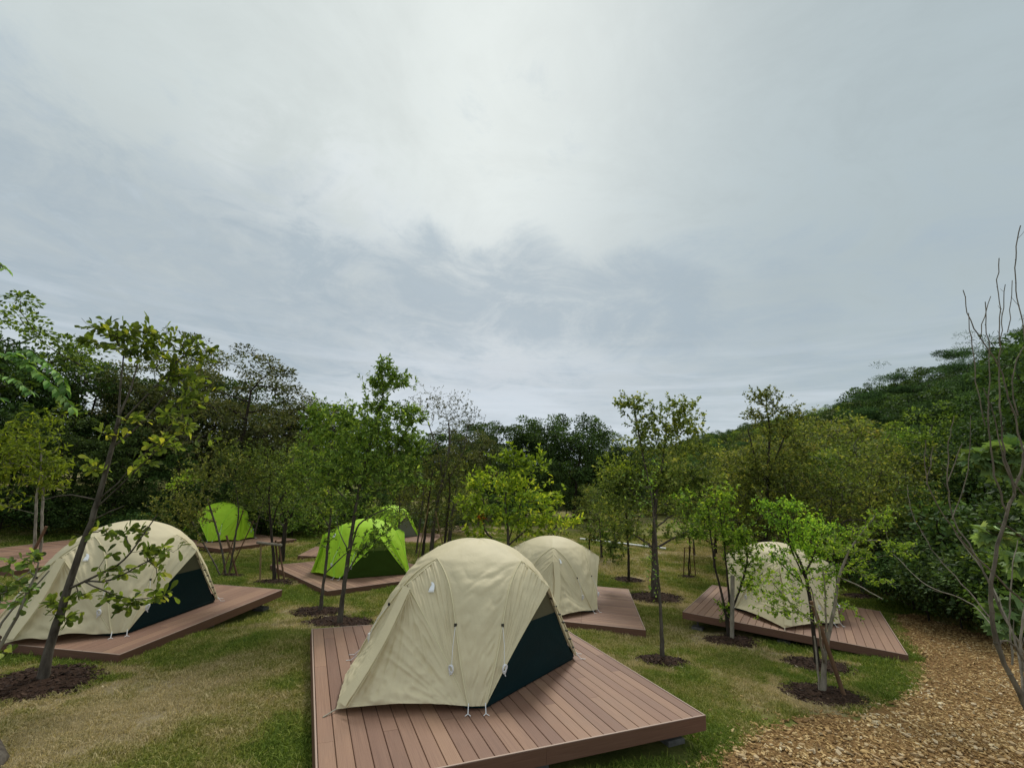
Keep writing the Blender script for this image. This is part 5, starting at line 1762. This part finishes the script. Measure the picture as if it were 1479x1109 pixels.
# --- bare shrub, right foreground
def bare(name, label, base, y, stems, mat, seed, twigs=True):
    global rng
    rng = np.random.default_rng(seed)
    b0 = at_depth(base[0], base[1], y)
    off = np.array([b0[0], b0[1], hgt(b0[0], b0[1])])
    k = mpx(y, base[0])
    root = thing(name, label, 'bare shrub', tuple(off))
    first = True
    for st in stems:
        pts, rad = [], []
        for q in st:
            dy = q[3] if len(q) > 3 else 0
            pts.append(at_depth(q[0], q[1], y + dy) - off)
            rad.append(q[2] * k * .23)
        if first:
            pts[0][2] = -.05
        sk = Skel()
        sk.stem(pts, rad, .07, -1, .004)
        P = np.array(sk.p)
        mb = MB()
        mb.tube(P, sk.r, 8)
        if twigs:
            for i in range(4, len(P) - 1, 3):
                if rng.random() < .6 and sk.r[i] < .012:
                    d = unit(unit(P[i] - P[i - 1]) + rng.normal(0, .55, 3) + np.array([0, 0, .2]))
                    L = rng.uniform(.02, .10)
                    mb.tube([P[i], P[i] + d * L * .5, P[i] + d * L + np.array([0, 0, .01])], [sk.r[i] * .5, sk.r[i] * .45, sk.r[i] * .3], 4)
                if rng.random() < .8:
                    mb.tube([P[i] - unit(P[i] - P[i - 1]) * .006, P[i] + rng.normal(0, .002, 3), P[i] + unit(P[i] - P[i - 1]) * .006], [sk.r[i] * .9, sk.r[i] * 1.35, sk.r[i] * .9], 5)
        mb.obj('trunk' if first else 'branch', mat, root, True)
        first = False
    return root


bare('bare_shrub', 'tall leafless shrub with dark bent stem at the right edge', (1500, 1040), 3.6,
     [[(1500, 1040, 16), (1479, 1003, 14), (1452, 965, 12), (1435, 915, 11), (1429, 865, 10), (1438, 800, 9), (1455, 738, 8), (1466, 712, 7), (1477, 665, 6), (1492, 600, 4)],
      [(1466, 714, 6), (1452, 660, 5), (1446, 620, 4), (1443, 575, 4), (1443, 537, 3.5), (1443, 484, 3), (1445, 444, 2.5), (1439, 411, 2.5), (1443, 373, 2.5)],
      [(1455, 740, 5), (1436, 690, 5), (1429, 640, 4), (1427, 600, 4), (1429, 550, 3), (1429, 505, 3), (1424, 465, 2.5), (1423, 436, 2.5)],
      [(1477, 650, 5), (1466, 600, 4), (1455, 570, 4), (1445, 530, 4), (1423, 500, 3.5), (1403, 468, 3), (1395, 440, 2.5), (1391, 419, 2.5)],
      [(1423, 615, 3), (1411, 561, 3), (1405, 521, 3), (1402, 480, 2.5), (1399, 452, 2)], [(1443, 500, 2.5), (1449, 450, 2.5), (1452, 411, 2)], [(1415, 490, 2.5), (1421, 460, 2.5), (1431, 428, 2)],
      [(1490, 560, 4), (1476, 455, 3), (1466, 420, 3), (1464, 387, 3), (1470, 345, 3), (1474, 326, 3)], [(1455, 480, 2.5), (1461, 440, 2), (1462, 405, 2)],
      [(1440, 935, 7), (1455, 915, 6), (1479, 955, 5), (1500, 990, 4)], [(1452, 965, 6), (1440, 905, 4), (1400, 855, 4, .3), (1350, 800, 3, .6), (1316, 745, 2.5, .8), (1310, 700, 2, 1.0)],
      [(1479, 1003, 7), (1470, 930, 6, .2), (1440, 870, 6, .4), (1410, 800, 5, .6), (1375, 750, 4, .8), (1368, 700, 4, .8), (1369, 640, 3, .8), (1378, 600, 2, .8)],
      [(1479, 870, 5), (1440, 832, 5), (1400, 795, 4), (1362, 745, 3), (1338, 700, 3), (1334, 660, 2.5), (1337, 635, 2)],
      [(1338, 700, 2.5), (1342, 670, 2.5), (1348, 645, 2)], [(1369, 695, 3), (1378, 668, 2.5), (1390, 640, 2)], [(1375, 750, 3), (1395, 700, 2.5), (1402, 650, 2), (1402, 600, 1.5)],
      [(1479, 715, 4), (1455, 690, 4), (1446, 650, 3), (1436, 600, 3), (1420, 560, 2)], [(1470, 600, 4), (1460, 560, 3), (1468, 520, 3), (1479, 500, 2)]], BARK_PURPLE, 71)
bare('bare_shrub', 'pale thin leafless stems crossing low at the right edge', (1500, 990), 4.4,
     [[(1500, 990, 6), (1472, 935, 6), (1479, 880, 5), (1492, 840, 4)], [(1462, 960, 5), (1458, 900, 4), (1460, 830, 3), (1470, 780, 2)], [(1500, 985, 5), (1460, 905, 4), (1425, 830, 4, .3), (1380, 770, 3, .5)],
      [(1430, 900, 3), (1405, 870, 3, .2), (1335, 845, 2.5, .6), (1290, 800, 2, 1.0)]], BARK_PALE, 72)

# --- broad lobed leaves behind the bare shrub
ptree('maple_sapling', 'sapling with big lobed pale green leaves at the right edge', (1545, 960),
      [[(1545, 960, 14), (1520, 880, 12), (1500, 800, 10), (1488, 720, 8), (1475, 660, 6), (1460, 630, 4)], [(1500, 800, 6), (1465, 765, 5), (1440, 755, 3)], [(1525, 890, 6), (1490, 870, 5), (1462, 880, 4), (1452, 905, 3)]],
      [(1410, 655, 22, 16, 12), (1438, 668, 22, 14, 12), (1455, 650, 22, 16, 12), (1420, 765, 18, 10, 8), (1440, 770, 16, 9, 6), (1470, 800, 12, 10, 6), (1455, 890, 14, 22, 10), (1475, 880, 14, 24, 10), (1500, 700, 30, 40, 22), (1500, 820, 24, 40, 14)],
      L_BIG, leaf=.17, tpl='maple', wid=1.1, per=1.6, y=4.9, tipden=1.3, seed=21, up=.7, objs=160, last=.1, bend=.2, droop=.5, rt=.003, zfrac=.1)

# --- trunk butt at the lower left corner
mb = MB()
b0 = G(-8, 1109)
a_ = at_depth(-30, 1040, b0[1] + .15)
mb.tube([np.zeros(3) + [0.10, -.25, -.08], [0.02, 0, .06], a_ - b0, a_ - b0 + np.array([-.35, .1, .25])], [.07, .065, .055, .05], 10)
mb.obj('log', BARK, None, True, label='grey brown weathered branch butt at the lower left corner', cat='log', loc=tuple(b0))

# ------------------------------------------------------------------ generic trees for the wood (variants share meshes)
VAR = {}


def make_variant(key, H, R, zb, ncl, lpc, clr, leaf, mat, bark, shape='round', tpl='diamond', wid=.6, up=.5, flat=.6, tr=.13, seed=0):
    global rng
    rng = np.random.default_rng(500 + seed)
    C_ = []
    while len(C_) < ncl:
        q = unit(rng.normal(0, 1, 3)) * rng.random() ** (.38)
        zc_ = (q[2] + 1) / 2
        if shape == 'round':
            rr = R
        elif shape == 'broad':
            rr = R * (1.15 - .5 * abs(zc_ - .35))
        elif shape == 'layer':
            zc_ = round(zc_ * 6) / 6
            rr = R * (1.1 - .55 * zc_)
        elif shape == 'spire':
            rr = R * (1.2 - zc_)
        else:
            rr = R
        C_.append([q[0] * rr, q[1] * rr, zb + (H - clr * flat - zb) * zc_])
    C_ = np.array(C_)
    sk = Skel()
    lean = rng.normal(0, .25, 2)
    sk.stem([(0, 0, -.2), (lean[0] * .3, lean[1] * .3, H * .35), (lean[0], lean[1], H * .75)], [tr, tr * .75, tr * .3], .5)
    sk.grow(C_, .5, zmin=zb * .5, bend=.1, upw=.7)
    sk.finish(.016, 2.2, tr * .7)
    a, b = sk.meshes(bark)
    pos, dd, tn = [], [], []
    for c in C_:
        m = int(lpc * rng.uniform(.6, 1.4))
        q = unit(rng.normal(0, 1, (m, 3)) + np.array([0, 0, .35]))
        rr = clr * rng.uniform(.65, 1.25) * (rng.random((m, 1)) ** .35)
        p = c + q * rr * np.array([1, 1, flat])
        pos.append(p)
        dd.append(unit(q + rng.normal(0, .5, (m, 3)) + np.array([0, 0, -.2])))
        tn.append(np.clip(rng.normal(.42, .25, m) + rng.normal(0, .15), 0, 1))
    pos, dd, tn = np.vstack(pos), np.vstack(dd), np.concatenate(tn)
    VAR[key] = (a.mesh('trunk', bark, True), b.mesh('limbs', bark, True), leaves_mesh('crown', pos, dd, leaf * rng.uniform(.6, 1.3, len(pos)), mat, tpl, wid, up, tn), pos[:, 2].max(), R)


make_variant('dark', 9.0, 2.5, 2.2, 75, 170, .62, .17, L_DARK, BARK_DARK, 'round', seed=1)
make_variant('dark2', 9.0, 2.3, 1.6, 60, 190, .60, .16, L_HEDGE, BARK_DARK, 'broad', seed=2)
make_variant('ball', 9.0, 3.1, .8, 120, 130, .62, .18, L_DARK, BARK_DARK, 'round', seed=3, flat=.85)
make_variant('zelk', 9.0, 3.6, 2.4, 110, 120, .60, .14, L_ZELK, BARK_DARK, 'broad', seed=4, flat=.42, wid=.5)
make_variant('loose', 9.0, 2.3, 2.6, 42, 110, .55, .15, L_MID, BARK, 'round', seed=5, flat=.7)
make_variant('pine', 9.0, 2.6, 1.6, 80, 150, .60, .20, L_PINE, BARK_DARK, 'layer', seed=6, flat=.28, wid=.14, up=.2)
make_variant('young', 6.0, 1.9, 1.3, 60, 120, .50, .13, L_OLIVE, BARK, 'broad', seed=7, flat=.6, tr=.07)
make_variant('young2', 6.0, 1.7, 1.2, 55, 120, .46, .13, L_MID, BARK, 'round', seed=8, flat=.65, tr=.07)
make_variant('airy', 6.0, 2.1, 1.4, 85, 42, .50, .13, L_LIGHT, BARK, 'broad', seed=14, flat=.7, tr=.06, wid=.5)
make_variant('bush', 2.4, 1.3, .2, 34, 120, .38, .10, L_HEDGE, BARK_DARK, 'round', seed=9, flat=.7, tr=.03)
make_variant('bush2', 2.4, 1.4, .2, 36, 110, .36, .09, L_MID, BARK_DARK, 'round', seed=10, flat=.6, tr=.03)
make_variant('fern', 2.0, 1.2, .15, 30, 120, .34, .12, L_SUMAC, BARK_DARK, 'round', seed=12, flat=.6, tr=.025, wid=.3)

LB = {
    'dark': 'dark green broadleaf tree', 'dark2': 'dark leafy tree', 'ball': 'very dark round crowned tree', 'zelk': 'brownish green spreading tree', 'loose': 'loose crowned green tree',
    'pine': 'dark layered pine', 'young': 'olive green young tree', 'young2': 'fresh green young tree', 'airy': 'airy light green young tree', 'bush': 'dark green bush', 'bush2': 'mid green bush', 'fern': 'bright green low bush'}
NM = {'dark': 'broadleaf_tree', 'dark2': 'broadleaf_tree', 'ball': 'round_tree', 'zelk': 'zelkova_tree', 'loose': 'broadleaf_tree', 'pine': 'pine_tree', 'young': 'young_tree', 'young2': 'young_tree', 'airy': 'young_tree', 'bush': 'bush', 'bush2': 'bush', 'fern': 'bush'}


ANCH = [(-200, 'left of view, behind the compound leaved branches'), (-20, 'at the far left edge'), (45, 'directly behind the twin pale trunks'), (105, 'just left of the oak trunk'), (155, 'behind the upper oak trunk'), (205, 'behind the left half of the oak crown'),
        (262, 'behind the right half of the oak crown'), (318, 'above the far left lime tent'), (362, 'just right of the far left lime tent'), (402, 'above the wooden support frame'), (445, 'left of the paired slender trees'), (485, 'directly behind the paired slender trees'),
        (530, 'above the nearer lime tent'), (580, 'above the grey sided lime tent'), (625, 'behind the tall airy tree'), (668, 'just right of the tall airy tree'), (710, 'behind the left side of the yellow green tree'), (760, 'behind the right side of the yellow green tree'),
        (800, 'directly above the second beige tent'), (845, 'behind the white pipe'), (885, 'left of the thick trunked tree'), (930, 'behind the thick trunked tree'), (975, 'just right of the thick trunked tree'), (1020, 'above the distant framed sapling'),
        (1060, 'above the pale upright stake'), (1100, 'at the left shoulder of the right tent'), (1140, 'directly above the right tent'), (1180, 'at the right shoulder of the right tent'), (1220, 'above the pale multi stemmed tree'), (1262, 'above the right end of the right deck'),
        (1300, 'where the woodchip path disappears'), (1340, 'left of the bare shrub'), (1385, 'behind the left stems of the bare shrub'), (1430, 'behind the middle of the bare shrub'), (1475, 'at the right edge'), (1530, 'just beyond the right edge')]
USED = {}


def own_label(kind, px, y, top):
    a = min(ANCH, key=lambda q: abs(q[0] - px))[1]
    for mod in ('', 'nearer ', 'low ', 'farther ', 'tall ', 'second ', 'hidden ', 'small ', 'slim ', 'wide '):
        lb = mod + kind + ' ' + a
        if lb not in USED:
            USED[lb] = 1
            return lb
    return lb


def place(key, px, y, top, where, label=None, wide=1.0):
    p = at_depth(px, 700, y)
    gz = hgt(p[0], y)
    # height so that the crown top meets the pixel row
    dcol = at_depth(px, top, y)
    a, b, c, hz, R = VAR[key]
    s = max((dcol[2] - gz) / hz, .25)
    lb = label or own_label(LB[key], px, y, top)
    grp = ('bushes ' if 'bush' in NM[key] else 'trees ') + where
    root = thing(NM[key], lb, 'bush' if 'bush' in NM[key] else 'tree', (dcol[0], y, gz - .05), random.uniform(0, 6.3), grp)
    ws = s * wide * random.uniform(.92, 1.1)
    root.scale = (ws, ws, s)
    link('trunk', a, root)
    link('branches', b, root)
    link('crown', c, root)
    return root


WL, WC, WR = 'in the wood behind the left decks', 'in the far wood behind the middle of the lawn', 'on the wooded slope behind the right deck'
for args in (
    ('loose', 40, 19, 428, WL, 'tall knobbly tree standing out against the sky at the far left', 1.1), ('dark', -40, 18, 470, WL), ('dark', 100, 23, 505, WL), ('dark2', 5, 20, 520, WL), ('zelk', 150, 25, 520, WL), ('dark', 60, 22, 540, WL), ('dark', 205, 27, 535, WL), ('dark2', 240, 26, 545, WL),
    ('zelk', 290, 27, 488, WL, 'brownish spreading tree rising behind the oak crown', 1.0), ('zelk', 375, 25, 503, WL, 'broad brownish spreading tree left of the middle, reaching into the sky', 1.15), ('zelk', 430, 28, 560, WL), ('dark', 330, 30, 540, WL), ('dark2', 400, 30, 575, WL), ('dark', 470, 31, 585, WL),
    ('dark2', 110, 19.5, 600, WL), ('dark2', 190, 21, 610, WL), ('dark', 20, 18, 590, WL), ('dark2', -90, 16, 480, WL), ('dark', -130, 14, 420, WL), ('dark2', 270, 23, 640, WL), ('dark2', 350, 24, 640, WL), ('dark2', 440, 26, 640, WL),
    ('dark', 520, 33, 600, WC), ('dark2', 565, 34, 625, WC), ('dark', 600, 36, 632, WC), ('dark', 640, 38, 622, WC), ('zelk', 668, 36, 606, WC), ('dark2', 700, 40, 620, WC), ('dark', 690, 44, 605, WC), ('dark', 735, 46, 608, WC), ('dark2', 765, 47, 602, WC),
    ('dark', 745, 41, 655, WC), ('ball', 832, 43, 596, WC, 'biggest round dark tree on the skyline in the middle distance', 1.0), ('dark', 790, 45, 605, WC), ('ball', 880, 47, 622, WC), ('dark2', 865, 44, 640, WC), ('dark2', 800, 40, 665, WC), ('dark', 915, 52, 640, WC), ('dark2', 940, 56, 655, WC),
    ('dark2', 575, 30, 665, WC), ('dark2', 540, 28, 680, WC), ('dark2', 650, 33, 680, WC), ('young', 850, 36, 700, WC), ('dark2', 700, 36, 690, WC), ('dark2', 900, 46, 690, WC), ('young', 985, 55, 672, WC), ('dark2', 960, 62, 675, WC), ('young', 1020, 58, 668, WC), ('dark2', 1045, 64, 664, WC),
    ('young', 1045, 30, 650, WR), ('young', 1075, 26, 640, WR), ('young', 1060, 20, 690, WR), ('young', 1110, 28, 628, WR), ('young', 1150, 24, 628, WR), ('young', 1175, 30, 602, WR), ('young2', 1190, 21, 650, WR), ('young', 1215, 27, 605, WR), ('young', 1240, 22, 635, WR), ('young', 1265, 28, 606, WR),
    ('young', 1285, 19, 660, WR), ('young2', 1300, 25, 620, WR), ('young', 1320, 21, 640, WR), ('young', 1140, 20, 680, WR), ('young2', 1215, 17.5, 700, WR), ('young', 1260, 16, 690, WR), ('young2', 1310, 16, 700, WR), ('young', 1100, 21, 700, WR), ('young2', 1172, 18, 720, WR),
    ('airy', 1060, 17.5, 640, WR), ('airy', 1130, 15.5, 655, WR), ('airy', 1180, 14.8, 668, WR), ('airy', 1225, 15.2, 640, WR), ('airy', 1270, 14.8, 650, WR), ('airy', 1245, 19, 600, WR), ('airy', 1155, 22, 600, WR), ('airy', 1200, 24, 590, WR), ('airy', 1300, 17, 625, WR), ('airy', 1025, 21, 665, WR),
    ('airy', 870, 22, 690, WC), ('airy', 1000, 25, 680, WC), ('airy', 660, 23, 660, WC), ('airy', 590, 22, 640, WC), ('airy', 680, 28, 690, WC), ('airy', 430, 19, 640, WL), ('airy', 385, 22.5, 660, WL),
    ('dark', 1340, 27, 560, WR), ('pine', 1312, 40, 552, WR, 'flat topped pine breaking the skyline of the right hillside', .8), ('pine', 1350, 32, 540, WR), ('pine', 1375, 30, 530, WR), ('pine', 1400, 26, 515, WR), ('pine', 1430, 25, 500, WR), ('pine', 1460, 22, 482, WR), ('pine', 1500, 20, 470, WR), ('dark', 1545, 17, 455, WR), ('dark2', 1390, 21, 575, WR),
    ('loose', 1350, 22, 580, WR, 'loose leaved light green tree low on the right hillside', 1.0), ('dark2', 1425, 17, 600, WR), ('dark', 1465, 15, 590, WR), ('dark2', 1380, 16, 660, WR), ('dark', 1345, 18, 640, WR), ('dark2', 1500, 13, 560, WR), ('dark', 1560, 12, 480, WR), ('dark2', 1325, 15, 700, WR),
):
    place(*args)

# understory bushes
BL, BC, BR = 'at the foot of the wood behind the left decks', 'along the far edge of the lawn', 'beside the far side of the woodchip path'
random.seed(3)
for i, px in enumerate(range(-120, 490, 22)):
    place(random.choice(('bush', 'bush', 'bush', 'bush2')), px + random.uniform(-8, 8), (19.0 if px < 100 else 21.5 if px < 260 else 25.0) + random.uniform(-.6, 2.5), random.uniform(690, 735), BL, wide=1.35)
for px in range(500, 1060, 26):
    place(random.choice(('bush', 'bush2')), px + random.uniform(-9, 9), (29 if px < 640 else 37 if px < 760 else 46 if px < 880 else 56) + random.uniform(-1, 3), random.uniform(705, 732), BC, wide=1.6)
for px, y, top in ((1290, 14.5, 790), (1310, 13.2, 800), (1330, 12.4, 790), (1352, 12.6, 770), (1372, 11.6, 800), (1392, 11.8, 780), (1412, 10.9, 800), (1435, 10.9, 770), (1455, 10.2, 800), (1478, 10.3, 770), (1505, 9.8, 780), (1540, 9.4, 760), (1300, 17, 745), (1340, 15.5, 730), (1380, 14, 730), (1420, 13, 720), (1465, 12, 710),
                   (1250, 19, 790), (1205, 22, 780), (1160, 24, 770), (1275, 16.5, 780), (1510, 11.5, 700)):
    place(random.choice(('bush', 'bush', 'bush', 'bush2', 'bush')), px, y, top + random.uniform(-12, 8), BR if px > 1280 else 'among the trunks behind the right deck', wide=1.15)

# far wood covering the hill: nobody could count it
rng = np.random.default_rng(88)
hx, hy = rng.uniform(17, 130, 4200), rng.uniform(24, 160, 4200)
kk = (hx > 16 + .10 * hy) & (rng.random(4200) < .75)
hx, hy = hx[kk], hy[kk]
hz = height(hx, hy)
srcs = []
for nm, key in (('a', 'dark'), ('b', 'dark2'), ('c', 'young'), ('d', 'pine'), ('e', 'young2'), ('f', 'zelk')):
    srcs.append(src('wood_' + nm, VAR[key][2]))
pick = rng.choice(6, len(hx), p=(.24, .26, .13, .17, .12, .08))
sc_ = np.where((pick == 2) | (pick == 4), rng.uniform(.9, 1.5, len(hx)), rng.uniform(.5, 1.05, len(hx)))
dk = (hx / hy > .80) & (rng.random(len(hx)) < .8)
pick = np.where(dk, rng.choice((0, 1, 3, 3), len(hx)), pick)
scatter('hill_wood', np.stack([hx, hy, hz - 2.2], -1), np.stack([0 * hx, 0 * hx, rng.uniform(0, 6.3, len(hx))], -1), sc_, pick, srcs, label='mixed green wood covering the hillside at the right', cat='wood')
# far treeline closing the horizon behind the gaps
an = rng.uniform(-1.25, 1.0, 700)
dd_ = rng.uniform(62, 95, 700)
fx_, fy_ = dd_ * np.sin(an), dd_ * np.cos(an)
kk = (fx_ < 20)
fx_, fy_ = fx_[kk], fy_[kk]
pick = rng.choice((0, 1, 5), len(fx_))
scatter('far_wood', np.stack([fx_, fy_, height(fx_, fy_) - .3], -1), np.stack([0 * fx_, 0 * fx_, rng.uniform(0, 6.3, len(fx_))], -1), rng.uniform(.55, .8, len(fx_)), pick, srcs, label='distant dark wood closing the horizon behind the lawn', cat='wood')

# --- small things on the lawn
p0, p1 = on_plane(838, 779, ZC - 3.15), on_plane(962, 793, ZC - 3.15)
a_, b_2 = np.array([p0[0], p0[1], hgt(*p0) + .10]), np.array([p1[0], p1[1], hgt(*p1) + .10])
mb = MB()
mb.tube([np.zeros(3), (b_2 - a_) * .5, b_2 - a_], .05, 10)
mb.obj('pipe', m_pipe, None, True, label='long white pipe lying across the far lawn', cat='pipe', loc=tuple(a_))
# heap of bark and cut wood at the wood edge
rng = np.random.default_rng(5)
c = G(662, 768)
mb = MB()
for i in range(420):
    q = rng.normal(0, 1, 2) * np.array([1.1, .4])
    L = rng.uniform(.12, .4)
    th = rng.uniform(0, PI)
    h = max(0, .35 - .16 * abs(q[0]) - .3 * abs(q[1])) * rng.random()
    gz = hgt(c[0] + q[0], c[1] + q[1]) - c[2]
    mb.box((q[0], q[1], gz + h + .04), (L, .07, .03), rz=th)
mb.obj('wood_heap', m_stone, None, label='tan heap of cut wood pieces at the edge of the far wood', cat='wood heap', kind='stuff', loc=tuple(c))
